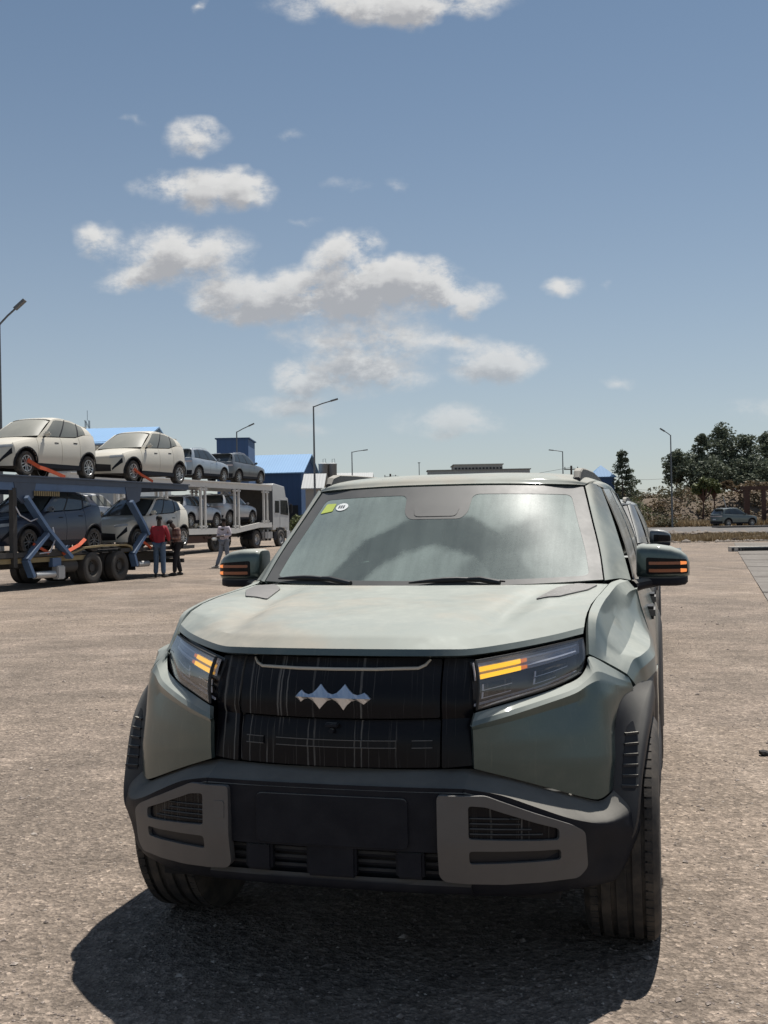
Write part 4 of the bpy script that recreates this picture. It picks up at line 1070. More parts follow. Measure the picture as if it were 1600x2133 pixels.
# pebbles on the yard near the camera
def pebbles():
    rnd = random.Random(3); V, Fc = [], []
    oct_ = [(1, 0, 0), (0, 1, 0), (-1, 0, 0), (0, -1, 0), (0, 0, .7), (0, 0, -.5)]
    fo = [(0, 1, 4), (1, 2, 4), (2, 3, 4), (3, 0, 4), (1, 0, 5), (2, 1, 5), (3, 2, 5), (0, 3, 5)]
    for k in range(16000):
        d = 2.2 + 17 * rnd.random() ** 2.0
        x = rnd.uniform(-.5, .5) * d * 1.05 + rnd.uniform(-.3, .3); s = rnd.uniform(.002, .0055) * (1 + d * .09)
        if rnd.random() < .03: s *= 2.2
        a = rnd.random() * 6.28; sx, sy, sz = s * rnd.uniform(.7, 1.5), s * rnd.uniform(.7, 1.2), s * rnd.uniform(.5, 1)
        o = len(V)
        for (px, py, pz) in oct_:
            px, py, pz = px * sx * rnd.uniform(.8, 1.2), py * sy * rnd.uniform(.8, 1.2), pz * sz
            V.append((x + px * math.cos(a) - py * math.sin(a), d + px * math.sin(a) + py * math.cos(a), ground_z(x, d) + pz + sz * .3))
        Fc += [tuple(i + o for i in f) for f in fo]
    m, T, b = mat('pebble_stone'); P = T.obj()
    T.put(b.inputs['Base Color'], T.ramp(T.noise(P, 19, 2), [(.3, (.11, .09, .08)), (.5, (.24, .195, .167)), (.68, (.42, .37, .32))])); b.inputs['Roughness'].default_value = .9
    tag(mesh_obj('gravel', V, Fc, m), kind='stuff')
pebbles()
M['rock'] = simple('pale_rock', (.19, .16, .135), .9, var=.35, vscale=3, bump=.6, bscale=20)
def rock_mesh(bm_, p, s, rnd):
    t = bmesh.new(); bmesh.ops.create_icosphere(t, subdivisions=1, radius=1)
    k = Vector((rnd.uniform(.7, 1.4), rnd.uniform(.7, 1.3), rnd.uniform(.5, .9)))
    for v in t.verts: v.co = Vector((v.co.x * k.x, v.co.y * k.y, v.co.z * k.z)) * s * rnd.uniform(.75, 1.2) + Vector(p)
    bm_._add([v.co.copy() for v in t.verts], [[v.index for v in f.verts] for f in t.faces]); t.free()
rnd = random.Random(11)
rk = MB()
for k in range(420):
    x = rnd.uniform(9.5, 27); y = 57.6 + rnd.gauss(0, .55) + (x - 9) * .02
    rock_mesh(rk, (x, y, ground_z(x, y)), abs(rnd.gauss(.05, .05)) + .02, rnd)
for k in range(160):
    x = rnd.gauss(19, 3); y = 70.6 + rnd.gauss(0, .5); rock_mesh(rk, (x, y, ground_z(x, y) + .1), abs(rnd.gauss(.14, .10)) + .04, rnd)
tag(rk.build('rubble', M['rock'], None, None), kind='stuff')
st_p = on_ground(1590, 1574); rs_ = MB(); rock_mesh(rs_, (st_p.x, st_p.y, .02), .035, rnd); rock_mesh(rs_, (st_p.x + .03, st_p.y, .015), .025, rnd)
tag(rs_.build('stone', simple('dark_stone', (.03, .028, .028), .9), None, None), 'small dark stone lying alone on the gravel at the right edge', 'stone')

# dry grass strip
M['dry_grass'] = simple('dry_grass', (.31, .235, .135), .95, var=.4, vscale=1.2)
M['scrub'] = simple('scrub_leaves', (.085, .085, .045), .9, var=.45, vscale=.9)
M['scrub_dry'] = simple('dry_scrub', (.17, .125, .08), .95, var=.4, vscale=.8)
def tufts(name, area, n, h, m, seed, kind='stuff', zf=ground_z, w=.02):
    r_ = random.Random(seed); V, Fc = [], []
    for k in range(n):
        x, y = area(r_)
        if x is None: continue
        z = zf(x, y); hh = h * r_.uniform(.5, 1.3)
        for q in range(4):
            a = r_.random() * 6.28; l = hh * r_.uniform(.2, .7); o = len(V)
            ww = w * r_.uniform(.6, 1.6)
            V += [(x - math.sin(a) * ww, y + math.cos(a) * ww, z - .02), (x + math.sin(a) * ww, y - math.cos(a) * ww, z - .02), (x + math.cos(a) * l, y + math.sin(a) * l, z + hh)]
            Fc.append((o, o + 1, o + 2))
    return tag(mesh_obj(name, V, Fc, m), kind=kind)
def vcl(r_):
    x = r_.uniform(10, 45); y = r_.uniform(58.2, 70.2)
    if noise.noise(Vector((x * .3, y * .3, 0))) < -.25: return (None, None)
    return (x, y)
tufts('dry_grass', vcl, 9000, .22, M['dry_grass'], 5, w=.035)
tufts('dry_grass', lambda r_: (r_.uniform(9, 60), r_.uniform(98, 111)), 9000, .5, M['dry_grass'], 6, w=.06)
# the concrete apron with its slabs, kerb and drain at the right
A0 = on_ground(1527, 1131); A1 = on_ground(1606, 1275)
ad = Vector((A1.x - A0.x, A1.y - A0.y, 0)); aL = ad.length; ad.normalize(); an = Vector((-ad.y, ad.x, 0))
if an.x < 0: an = -an
ap = bpy.data.objects.new('concrete_apron', None); link(ap); tag(ap, kind='structure')
rnd = random.Random(8)
s_, k = 0.0, 0
sl_me = []
while s_ < aL + 6:
    L = min(rnd.choice((2.2, 2.6, 3.0)), aL + 6 - s_)
    if L < .5: break
    for c_ in range(4):
        w0 = c_ * 3.4; 
        g = .05; dz = rnd.uniform(.0, .02)
        base = Vector((A0.x, A0.y, 0)); q = []
        for (a, b_) in ((s_ + g, w0 + g), (s_ + L - g, w0 + g), (s_ + L - g, w0 + 3.4 - g), (s_ + g, w0 + 3.4 - g)):
            p = base + ad * a + an * b_; q.append(p)
        V = [(p.x, p.y, ground_z(p.x, p.y) - .05) for p in q] + [(p.x, p.y, ground_z(p.x, p.y) + .016 + dz * .6) for p in q]
        mesh_obj('slab', V, [(0, 3, 2, 1), (4, 5, 6, 7), (0, 1, 5, 4), (1, 2, 6, 5), (2, 3, 7, 6), (3, 0, 4, 7)], M['concrete'], ap)
    s_ += L
# drain grate
gr = bpy.data.objects.new('drain', None); g0 = on_ground(1522, 1149); g1 = on_ground(1640, 1147)
link(gr); tag(gr, 'row of dark drain grate openings across the concrete apron', 'drain')
gb_ = MB(); gb_.bar((g0.x, g0.y + .12, ground_z(g0.x, g0.y) + .10), (g1.x, g1.y + .12, ground_z(g1.x, g1.y) + .10), .45, .20); gb_.build('inlet_wall', simple('pale_kerb', (.52, .49, .44), .8, var=.2, vscale=2), gr, None)
for k in range(18):
    p = g0.lerp(g1, (k + .5) / 18.0)
    if k in (1,): continue
    b_ = MB(); b_.box((p.x, p.y - .10, ground_z(p.x, p.y) + .095), (.13 if k > 3 else .08, .12, .12)); b_.build('grate', M['intake'], gr, None)
# kerb
kb = bpy.data.objects.new('kerb', None); link(kb); tag(kb, kind='structure')
k0, k1 = on_ground(1524, 1127), on_ground(1640, 1113)
for k in range(10):
    a, b_ = k0.lerp(k1, k / 10 + .004), k0.lerp(k1, (k + 1) / 10 - .004)
    q = MB(); q.bar((a.x, a.y, ground_z(a.x, a.y) + .06), (b_.x, b_.y, ground_z(b_.x, b_.y) + .06), .18, .16); q.build('kerb_stone', M['earth'], kb, None)
# drain slot on the road verge
q0 = on_ground(1527, 1099); b_ = MB(); b_.box((q0.x + 1, q0.y, ground_z(q0.x, q0.y) + .08), (5, 2.0, .16)); o = b_.build('culvert_slab', M['concrete'], None, None); tag(o, 'flat concrete culvert slab at the edge of the far road', 'slab')

# hill with scrub behind the road, right
def hill_z(x, y):
    t = max(0, min(1, (y - 108) / 9)); t = t * t * (3 - 2 * t)
    s2 = max(0, min(1, (x - 14) / 12)); s2 = s2 * s2 * (3 - 2 * s2)
    back = max(0, min(1, (165 - y) / 20))
    n = noise.fractal(Vector((x * .12, y * .12, 3)), 1.0, 2.0, 4) * .9
    top = 2.35 + .9 * max(0, min(1, (x - 22) / 20)) + n * .8
    return ground_z(x, y) - .3 + (top + .3) * t * s2 * back + n * .15
xs = [12 + i * 1.3 for i in range(75)]; ys = [106 + j * 1.3 for j in range(48)]
V = [(x, y, hill_z(x, y)) for y in ys for x in xs]; n = len(xs)
tag(mesh_obj('hill', V, [(i * n + j, i * n + j + 1, (i + 1) * n + j + 1, (i + 1) * n + j) for i in range(len(ys) - 1) for j in range(n - 1)], M['earth'], smooth=80), kind='structure')
# far low ridge of the horizon
def ridge(nm, y, h, x0, x1, m, seed):
    V, F_ = [], []; N = 160
    for i in range(N + 1):
        x = x0 + (x1 - x0) * i / N; z0 = ground_z(0, y)
        hh = h * (.35 + .65 * abs(noise.fractal(Vector((x * .004, seed, 0)), 1.0, 2.1, 5)) * 1.8)
        V += [(x, y, z0 - 3), (x, y + 20, z0 + hh), (x, y + 120, z0 + hh * .8)]
    for i in range(N):
        for j in range(2): F_.append((i * 3 + j, i * 3 + 3 + j, i * 3 + 4 + j, i * 3 + 1 + j))
    tag(mesh_obj(nm, V, F_, m, smooth=80), kind='structure')
ridge('hills', 900, 9, -1500, 1500, M['scrub'], 2.0)

# ------------------------------------------------------------------ plants
def leaf_cloud(r_, centre, rad, n, size, V, Fc, flat=1.0):
    for _ in range(n):
        while True:
            p = Vector((r_.uniform(-1, 1), r_.uniform(-1, 1), r_.uniform(-1, 1)))
            if p.length <= 1: break
        p = p.normalized() * (p.length ** .6)
        c = Vector(centre) + Vector((p.x * rad[0], p.y * rad[1], p.z * rad[2] * flat))
        s = size * r_.uniform(.5, 1.4)
        a = Vector((r_.gauss(0, 1), r_.gauss(0, 1), r_.gauss(0, .6))).normalized(); b_ = a.cross(Vector((r_.gauss(0, 1), r_.gauss(0, 1), r_.gauss(0, 1)))).normalized()
        o = len(V); V += [c - a * s, c + b_ * s * .55, c + a * s, c - b_ * s * .55]; Fc.append((o, o + 1, o + 2, o + 3))
def leaf_mat(name, c1, c2):
    m, T, b = mat(name); g = T.add('ShaderNodeNewGeometry')
    n = T.noise(T.obj(), .6, 4, .7)
    c = T.mix(g.outputs['Random Per Island'], c1, c2); c = T.mix(T.math('MULTIPLY', T.smooth(n, .4, .7), .5), c, tuple(v * .55 for v in c1))
    T.put(b.inputs['Base Color'], c); b.inputs['Roughness'].default_value = .65; b.inputs['Specular IOR Level'].default_value = .3
    tr = T.add('ShaderNodeBsdfTranslucent'); T.put(tr.inputs[0], c); mx = T.add('ShaderNodeMixShader'); mx.inputs[0].default_value = .22
    out = T.n['Material Output']; T.l.new(b.outputs[0], mx.inputs[1]); T.l.new(tr.outputs[0], mx.inputs[2]); T.l.new(mx.outputs[0], out.inputs[0])
    return m
M['leaf'] = leaf_mat('eucalyptus_leaf', (.085, .105, .072), (.175, .20, .14))
M['leaf2'] = leaf_mat('conifer_leaf', (.07, .09, .06), (.15, .17, .11))
M['leaf3'] = leaf_mat('bush_leaf', (.09, .11, .045), (.15, .165, .07))
M['leafdry'] = leaf_mat('dry_leaf', (.13, .095, .06), (.22, .165, .10))
M['leafolive'] = leaf_mat('olive_leaf', (.085, .08, .045), (.16, .145, .085))
M['bark'] = simple('bark', (.10, .08, .065), .9, var=.3, vscale=3)
M['bark_red'] = simple('red_brown_bark', (.085, .045, .035), .9, var=.3, vscale=2)
def tree(name, label, px, dist, top_y, halfw, style, seed, group=None, leaf='leaf', zf=None, dense=1.0):
    r_ = random.Random(seed); base = at(px, 1080, dist); x, y = base.x, base.y
    gz = (zf or hill_z)(x, y) if dist > 105 else ground_z(x, y)
    top = at(px, top_y, dist).z; H = top - gz; Wd = halfw / F_PX * dist
    root = thing(name, label, 'tree', (x, y, gz), group=group)
    tb = MB(); lean = r_.uniform(-.03, .03) * H
    tp = [(lean * (t / 5) ** 2 + r_.uniform(-.05, .05), r_.uniform(-.05, .05), H * .92 * t / 5 - .3 * (t == 0)) for t in range(6)]
    tb.tube(tp, [.028 * H * (1 - .15 * t) ** 1.6 for t in range(6)], 8)
    V, Fc = [], []
    if style == 'cone':      # whorls of drooping boughs, gaps between
        z = H * .16
        while z < H * .97:
            f = 1 - (z / H); R_ = Wd * (f ** .75) * r_.uniform(.75, 1.1) + .15; nb = int(5 + 3 * f)
            for k in range(nb):
                a = r_.random() * 6.28; l = R_ * r_.uniform(.6, 1.1)
                e = (math.cos(a) * l, math.sin(a) * l, z + l * .18)
                tb.tube([(0, 0, z), e], [.012 * H * f, .02], 4)
                for t in (.45, .75, 1.0):
                    c = (e[0] * t, e[1] * t, z + (e[2] - z) * t + r_.uniform(-.1, .1))
                    leaf_cloud(r_, c, (l * .27 + .12, l * .27 + .12, .26), int(20 * dense), .13, V, Fc)
            z += H * .078
        leaf_cloud(r_, (0, 0, H * .97), (.25, .25, .5), 30, .12, V, Fc)
    elif style == 'euc':     # tall uneven crown of separate clumps
        n = int(60 * dense)
        for k in range(n):
            t = r_.uniform(.28, 1.0); prof = math.sin(min(1, (1.06 - t) * 1.55) * math.pi / 2) ** .8
            a = r_.random() * 6.28; l = Wd * 1.25 * prof * r_.uniform(.15, 1.0)
            c = (math.cos(a) * l, math.sin(a) * l, H * t)
            if k % 2 == 0: tb.tube([(0, 0, max(.5, H * t - l * .9)), c], [.010 * H * (1.1 - t), .03], 4)
            rr_ = Wd * r_.uniform(.20, .42)
            leaf_cloud(r_, c, (rr_, rr_, rr_ * r_.uniform(.7, 1.2)), int(62 * dense), .17, V, Fc)
    elif style == 'flat':    # succulent tree: bare limbs and a flat rosette crown
        for k in range(16):
            a = r_.random() * 6.28; l = Wd * r_.uniform(.3, 1); c = (math.cos(a) * l, math.sin(a) * l * .6, H * r_.uniform(.72, .95))
            tb.tube([(0, 0, H * .5), (c[0] * .6, c[1] * .6, H * .66), c], [.025 * H, .02 * H, .012 * H], 5)
            leaf_cloud(r_, c, (Wd * .26, Wd * .26, H * .09), 60, .20, V, Fc)
    tb.build('trunk', M['bark_red'] if style == 'flat' else M['bark'], root)
    mesh_obj('crown', V, Fc, M[leaf], root)
    return root
def shrubbery(name, spots, m, seed, size=.16, kind='stuff'):
    r_ = random.Random(seed); V, Fc = [], []
    for (x, y, z, rx, rz, n) in spots:
        leaf_cloud(r_, (x, y, z + rz * .5), (rx, rx * .8, rz), n, size, V, Fc)
        for q in range(5):
            o = len(V); a = r_.random() * 6.28; e = Vector((x + math.cos(a) * rx * .8, y + math.sin(a) * rx * .8, z + rz)); b0 = Vector((x, y, z - .1)); w_ = Vector((.02, 0, 0))
            V += [b0 - w_, b0 + w_, e]; Fc.append((o, o + 1, o + 2))
    return tag(mesh_obj(name, V, Fc, m), kind=kind)
r_ = random.Random(21)
def sp(n, x0, x1, y0, y1, rx, rz, cnt):
    out = []
    for _ in range(n):
        x, y = r_.uniform(x0, x1), r_.uniform(y0, y1); k = r_.uniform(.6, 1.5)
        out.append((x, y, hill_z(x, y) if y > 106 else ground_z(x, y), rx * k, rz * k, int(cnt * k)))
    return out
shrubbery('dry_scrub', sp(150, 18, 62, 107, 122, 1.0, .55, 90), M['leafdry'], 31)
shrubbery('scrub', sp(110, 18, 62, 108, 126, 1.1, .7, 110), M['leafolive'], 32)
shrubbery('scrub', sp(14, 19, 27, 112, 122, 1.3, .8, 130) , M['leaf3'], 33)
shrubbery('scrub', sp(60, -80, 18, 140, 190, 2.2, 1.1, 150), M['leafolive'], 34, .3)
# ================================================================== ordinary cars
def flat_paint(name, base, metal, rough, dust, dustcol): return car_paint(name, base, metal, rough, dust, dustcol)
M['cream'] = flat_paint('cream_paint', (.56, .53, .455), .0, .42, .45, (.47, .435, .36))
M['navy'] = flat_paint('navy_paint', (.022, .030, .055), .3, .35, .35, (.10, .10, .11))
M['silver_blue'] = flat_paint('silver_blue_paint', (.34, .38, .42), .5, .35, .4, (.40, .40, .39))
M['pewter'] = flat_paint('pewter_paint', (.13, .14, .15), .5, .35, .4, (.26, .26, .26))
M['pale_silver'] = flat_paint('pale_silver_paint', (.42, .43, .45), .4, .38, .4, (.42, .42, .40))
M['moss'] = flat_paint('moss_silver_paint', (.12, .14, .135), .5, .35, .2, (.24, .25, .24))
M['black_paint'] = flat_paint('black_paint', (.012, .012, .014), .1, .3, .2, (.1, .1, .1))
M['dusty_glass'] = simple('dust_coated_glass', (.15, .155, .14), .34, var=.2, vscale=2.5, dust=.8, dustcol=(.27, .265, .225), spec=.7)
M['dark_glass'] = simple('dark_glass', (.022, .028, .032), .08, var=.15, vscale=2, dust=.22, dustcol=(.2, .21, .2), spec=.9)
M['clear_lamp'] = simple('pale_lamp_glass', (.35, .37, .38), .15, var=.2, vscale=9, spec=.9)
M['lamp_white'] = simple('tail_light_band', (.50, .42, .40), .25, var=.1)

def make_car(P, paint, glass, name, rim_m):
    car = bpy.data.objects.new(name, None); link(car)
    fo, wb, ro, w, rw = P['fo'], P['wb'], P['ro'], P['w'], P['rw']
    Y0, Y1 = -fo, wb + ro
    hw = lambda y: w * (1 - .07 * max(0, (-fo + .75 - y) / .5) ** 2 - .06 * max(0, (y - (Y1 - .75)) / .5) ** 2)
    belt = lambda y: lerp_tab(P['belt'], y)
    archr = rw + .075
    def low(y):
        z = P['sill']
        for cy in (0, wb):
            d = abs(y - cy)
            if d < archr: z = max(z, rw + math.sqrt(archr ** 2 - d * d))
        return z
    def sxz(y, z):
        t = (z - P['sill']) / (belt(y) - P['sill'])
        return hw(y) * lerp_tab([(0, .955), (.2, .985), (.45, 1.0), (.72, .985), (.9, .945), (1.0, .90)], t)
    ys, ye = Y0 + .30, Y1 - .26
    cuts = [ys, P['ws0'] + .02, P['bpil'], P['cpil'], ye]; nm = ['front_fender', 'front_door', 'rear_door', 'rear_quarter']
    for i in range(4):
        a, b_ = cuts[i] + .006, cuts[i + 1] - .006; N = max(4, int((b_ - a) / .045)); rows = []
        for tt in (0, .1, .25, .42, .58, .74, .88, 1):
            rows.append([Vector((sxz(y, z), y, z)) for y in [a + (b_ - a) * j / N for j in range(N + 1)] for z in [low(y) + (belt(y) - low(y)) * tt]])
        for mi in (False, True): sheet(nm[i], rows, paint, car, .012, 45, Vector((-1, 0, 0)), mirror=mi)
    # nose and tail
    def end(nmx, sign, zs, offs, m, x1=1.0):
        rows = []
        for z, off in zip(zs, offs):
            row = []
            for u in (0, .3, .55, .75, .9, 1.0):
                yy = (ys if sign < 0 else ye); xe = sxz(yy, min(z, belt(yy))) * 1.0
                Ye = (Y0 if sign < 0 else Y1); x = xe * u
                y = Ye + (yy - Ye) * (.03 + .97 * u ** 3.4) ; y += -sign * off * (1 - u ** 2)
                row.append((x, y, z))
            rows.append(row)
        return rows
    zf = P['hood'][0][1]
    fr = end('front_bumper', -1, [.22, .36, .52, .66, zf - .03, zf], [.08, .0, .0, .02, .05, .10], paint)
    sheet('front_bumper', grid_of(full(fr), 3, 3), paint, car, .02, 45, Vector((0, 1, 0)))
    zb = belt(ye)
    rr = end('tailgate', 1, [.26, .45, .62, .80, .95, zb - .03, zb], [.06, .0, .0, .03, .04, .06, .12], paint)
    sheet('tailgate', grid_of(full(rr), 3, 3), paint, car, .02, 45, Vector((0, -1, 0)))
    def on_end(rows, u, z):    # point on the nose at fraction u and height z
        zs = [r[0][2] for r in rows]
        i = max(0, min(len(zs) - 2, sum(1 for q in zs if q < z) - 1)); t = (z - zs[i]) / (zs[i + 1] - zs[i])
        us = (0, .3, .55, .75, .9, 1.0); j = max(0, min(4, sum(1 for q in us if q < u) - 1)); s = (u - us[j]) / (us[j + 1] - us[j])
        g = lambda a, b_: Vector(rows[a][b_])
        return g(i, j).lerp(g(i, j + 1), s).lerp(g(i + 1, j).lerp(g(i + 1, j + 1), s), t)
    def patch_on(nmx, rows, u0, u1, z0a, z1a, z0b, z1b, m, sgn, off=.012, mirror=True, N=6):
        G = []
        for i in range(4):
            r2 = []
            for j in range(N + 1):
                u = u0 + (u1 - u0) * j / N; t = j / N; za, zz = z0a + (z0b - z0a) * t, z1a + (z1b - z1a) * t
                p = on_end(rows, u, za + (zz - za) * i / 3); p.y += sgn * off; p.x += off * .6 * u; r2.append(p)
            G.append(r2)
        for mi in ((False, True) if mirror else (False,)): sheet(nmx, G, m, car, .01, 50, Vector((0, -sgn, 0)), mirror=mi)
    if P['style'] == 'hatch':
        patch_on('headlight', fr, .58, .985, zf - .10, zf - .02, zf - .055, zf + .0, M['clear_lamp'], -1)
        patch_on('lower_grille', fr, 0, .62, .28, .50, .28, .46, M['intake'], -1)
        patch_on('bumper_cheek', fr, .66, .95, .30, .36, .52, .66, M['black_trim'], -1)
        patch_on('tail_light', rr, .0, .97, .83, .89, .87, .94, M['red_lamp'], 1)
    else:
        patch_on('headlight', fr, .50, .985, zf - .16, zf - .07, zf - .12, zf - .02, M['clear_lamp'], -1)
        patch_on('lower_grille', fr, 0, .80, .26, .46, .30, .44, M['black_trim'], -1)
        patch_on('tail_light', rr, .0, .97, .90, .96, .90, .99, M['lamp_white'], 1)
        patch_on('rear_valance', rr, 0, .97, .27, .50, .27, .50, M['black_trim'], 1)
    patch_on('rear_plate', rr, 0, .22, .60, .70, .60, .70, M['lamp_band'], 1, .014)
    # hood
    H = P['hood']; rows = []
    for k, (y, z) in enumerate(H):
        row = []
        for u in (0, .35, .7, .9, 1.0):
            if k == 0: p = on_end(fr, u, zf)
            else:
                x = u * hw(y) * .90; zz = z + (belt(y) - z) * (u ** 3); p = Vector((x, y + (.16 * u * u if k == len(H) - 1 else max(0, ys + .02 - y) * u ** 2), zz))
            row.append(tuple(p))
        rows.append(row)
    sheet('hood', grid_of(full(rows), 3, 4), paint, car, .02, 50, Vector((0, 0, -1)))
    # cabin
    ws0, ws1, re1, re0 = P['ws0'], P['ws1'], P['re1'], P['re0']; zw = H[-1][1]; RZ = P['roof']
    rz = lambda y: lerp_tab(RZ, y); xr = P['xr']
    sc_ = [[(0, ws0 - .05, zw), (.4 * w, ws0 - .02, zw + .003), (.72 * w, ws0 + .06, zw + .01), (.86 * w, ws0 + .16, zw + .02)]]
    for t in (.35, .7, 1.0):
        y = ws0 + (ws1 - ws0) * t; z = zw + (rz(ws1) - zw) * t + .04 * math.sin(math.pi * t)
        xe = .86 * w + (xr - .05 - .86 * w) * t
        sc_.append([(0, y - .05, z), (xe * .46, y - .03, z - .002), (xe * .82, y + .04, z - .012), (xe, y + .13, z - .03)])
    sheet('windscreen', grid_of(full(sc_), 3, 3), glass, car, .01, 60, Vector((0, 1, -1)))
    rf = []
    for y in [ws1 + .0] + [q[0] for q in RZ[1:-1]] + [re1]:
        z = rz(y); rf.append([(0, y - (.05 if y == ws1 else 0), z + .012), (xr * .5, y - (.03 if y == ws1 else 0), z + .008), (xr * .84, y + (.04 if y == ws1 else 0), z - .006), (xr, y + (.12 if y == ws1 else 0), z - .032)])
    sheet('roof', grid_of(full(rf), 3, 3), P.get('roofm') or paint, car, .02, 50, Vector((0, 0, -1)))
    # side glass as a band between belt and roof, cut by pillars
    def side_pt(y, t):
        xb = sxz(y, belt(y)) - .012; zb_ = belt(y) + .006; yt = ws1 + .12 + (y - (ws0 + .16)) * (re1 - ws1 - .12) / (re0 - ws0 - .16)
        xt = xr + .012; zt = rz(yt) - .04
        return Vector((xb + (xt - xb) * t + .02 * math.sin(math.pi * t), y + (yt - y) * t, zb_ + (zt - zb_) * t))
    A, Bp, Cp, Dp = ws0 + .20, P['bpil'], P['cpil'], P['dpil']
    for (a, b_, m, nmx) in ((A + .08, Bp - .03, glass, 'side_window'), (Bp + .03, Cp - .02, glass, 'side_window'), (Cp + .04, Dp, glass, 'quarter_window')):
        if b_ - a < .06: continue
        G = [[side_pt(a + (b_ - a) * j / 5, .04 + .90 * i / 4) for j in range(6)] for i in range(5)]
        for mi in (False, True): sheet(nmx, G, m, car, .006, 60, Vector((-1, 0, 0)), mirror=mi)
    for (a, b_, m) in ((ws0 + .10, A + .085, paint), (Bp - .03, Bp + .03, M['intake']), (Cp - .02, Cp + .04, M['intake']), (Dp, re0, P.get('dm') or paint)):
        G = [[side_pt(a + (b_ - a) * j / 3, i / 4) + Vector((.004, 0, 0)) for j in range(4)] for i in range(5)]
        for mi in (False, True): sheet('pillar', G, m, car, .02, 60, Vector((-1, 0, 0)), mirror=mi)
    G = [[side_pt(A + (re0 - A) * j / 8, .93 + .10 * i / 2) + Vector((.003, 0, 0)) for j in range(9)] for i in range(3)]
    for mi in (False, True): sheet('roof_side', G, paint, car, .012, 60, Vector((-1, 0, 0)), mirror=mi)
    # rear screen with its spoiler
    rb = [[(0, re1 + .02, rz(re1) + .0), (.3, re1 + .02, rz(re1)), (xr - .04, re1 - .01, rz(re1) - .03)], [(0, (re0 + re1) / 2 + .05, (rz(re1) + zb) / 2), (.32, (re0 + re1) / 2 + .05, (rz(re1) + zb) / 2), (xr + .0, (re0 + re1) / 2, (rz(re1) + zb) / 2)],
          [(0, Y1 - .14, zb), (.4, Y1 - .16, zb), (w * .86, re0, zb)]]
    sheet('rear_window', grid_of(full(rb), 3, 4), M['dark_glass'], car, .01, 50, Vector((0, -1, -.3)))
    s = MB(); s.box((0, re1 + .09, rz(re1) - .005), (2 * xr - .16, .26, .035), bev=.012); s.build('spoiler', P.get('roofm') or paint, car)
    # plastics
    for mi in (1, -1):
        b_ = MB(); b_.box((mi * w * .955, wb / 2, P['sill'] - .01), (.07, wb - 2 * archr + .04, .13), bev=.02); b_.build('sill', M['black_trim'], car)
        for cy in (0, wb):
            prof = []; N = 16; V = []
            for k in range(N + 1):
                a = math.pi * (-.06 + 1.12 * k / N)
                for (r2, dx) in ((archr + .055, -.004), (archr + .035, .012), (archr, .010), (archr, -.12)):
                    y = cy + r2 * math.cos(a); z = rw + r2 * math.sin(a); V.append((mi * (sxz(y, max(P['sill'], min(z, belt(y)))) + dx), y, z))
            q = MB(); q._add(V, [(i * 4 + j, i * 4 + j + 1, i * 4 + 5 + j, i * 4 + 4 + j) for i in range(N) for j in range(3)]); q.build('arch_trim', M['black_trim'], car)
            q = MB(); V = []
            for k in range(13):
                a = math.pi * k / 12
                for x in (w - .05, w - .36): V.append((mi * x, cy + (archr + .01) * math.cos(a), rw + (archr + .01) * math.sin(a)))
            q._add(V, [(2 * i, 2 * i + 1, 2 * i + 3, 2 * i + 2) for i in range(12)]); q.build('wheel_liner', M['under'], car, None)
            make_wheel(car, mi * (w - .02), cy, rw, .20, mi, rim_m, tread=False, spokes=5, n=28)
        mr = MB(); my = ws0 + .30; mz = belt(my) + .055; mx_ = sxz(my, belt(my))
        mr.box((mi * (mx_ + .13), my, mz + .02), (.20, .13, .125), bev=.045); mr.build('wing_mirror', paint, car)
        mr = MB(); mr.tube([(mi * (mx_ - .02), my + .02, mz - .05), (mi * (mx_ + .10), my, mz - .03)], .025, 8); mr.build('mirror_arm', M['black_trim'], car)
        for y in (P['bpil'] - .20, P['cpil'] - .18):
            h = MB(); z = belt(y) - .14; h.box((mi * (sxz(y, z) + .004), y, z), (.016, .16, .024), bev=.005); h.build('door_handle', M['black_trim'] if P['style'] == 'hatch' else paint, car)
    ub = MB(); ub.box((0, wb / 2, .36), (w * 1.3, wb + fo + ro - .5, .20)); ub.box((0, wb / 2, .5), (w * 1.80, wb - 2 * archr, .36)); ub.box((0, wb / 2, rw + archr + .05), (w * 1.35, wb + .6, .12)); ub.build('underbody', M['under'], car, None)
    ins = MB(); 
    for x in (-.36, .36): ins.box((x, P['bpil'] - .05, 1.0), (.46, .14, .7), bev=.05); ins.box((x, P['bpil'] - .02, 1.38), (.24, .09, .16), bev=.03)
    ins.box((0, ws0 + .35, .93), (w * 1.6, .5, .14), bev=.04); ins.build('cabin', M['interior'], car)
    if P['style'] != 'hatch':
        for mi in (1, -1):
            q = MB(); q.tube([(mi * (xr - .04), y, rz(y) + dz) for y, dz in ((ws1 + .2, .0), (ws1 + .35, .035), ((ws1 + re1) / 2, .045), (re1 - .3, .035), (re1 - .15, .0))], .014, 6); q.build('roof_rail', M['silver'], car)
    return car
HATCH = dict(style='hatch', fo=.70, wb=2.50, ro=.60, w=.86, rw=.30, sill=.27, belt=[(-.5, .76), (0, .87), (.55, .975), (1.4, 1.015), (2.0, 1.045), (2.35, 1.14), (2.9, 1.16)],
             hood=[(-.70, .74), (-.42, .83), (-.05, .92), (.42, 1.00)], ws0=.40, ws1=1.14, re1=2.66, re0=2.80, roof=[(1.14, 1.49), (1.5, 1.555), (2.0, 1.53), (2.66, 1.40)], xr=.60, bpil=1.36, cpil=2.12, dpil=2.46)
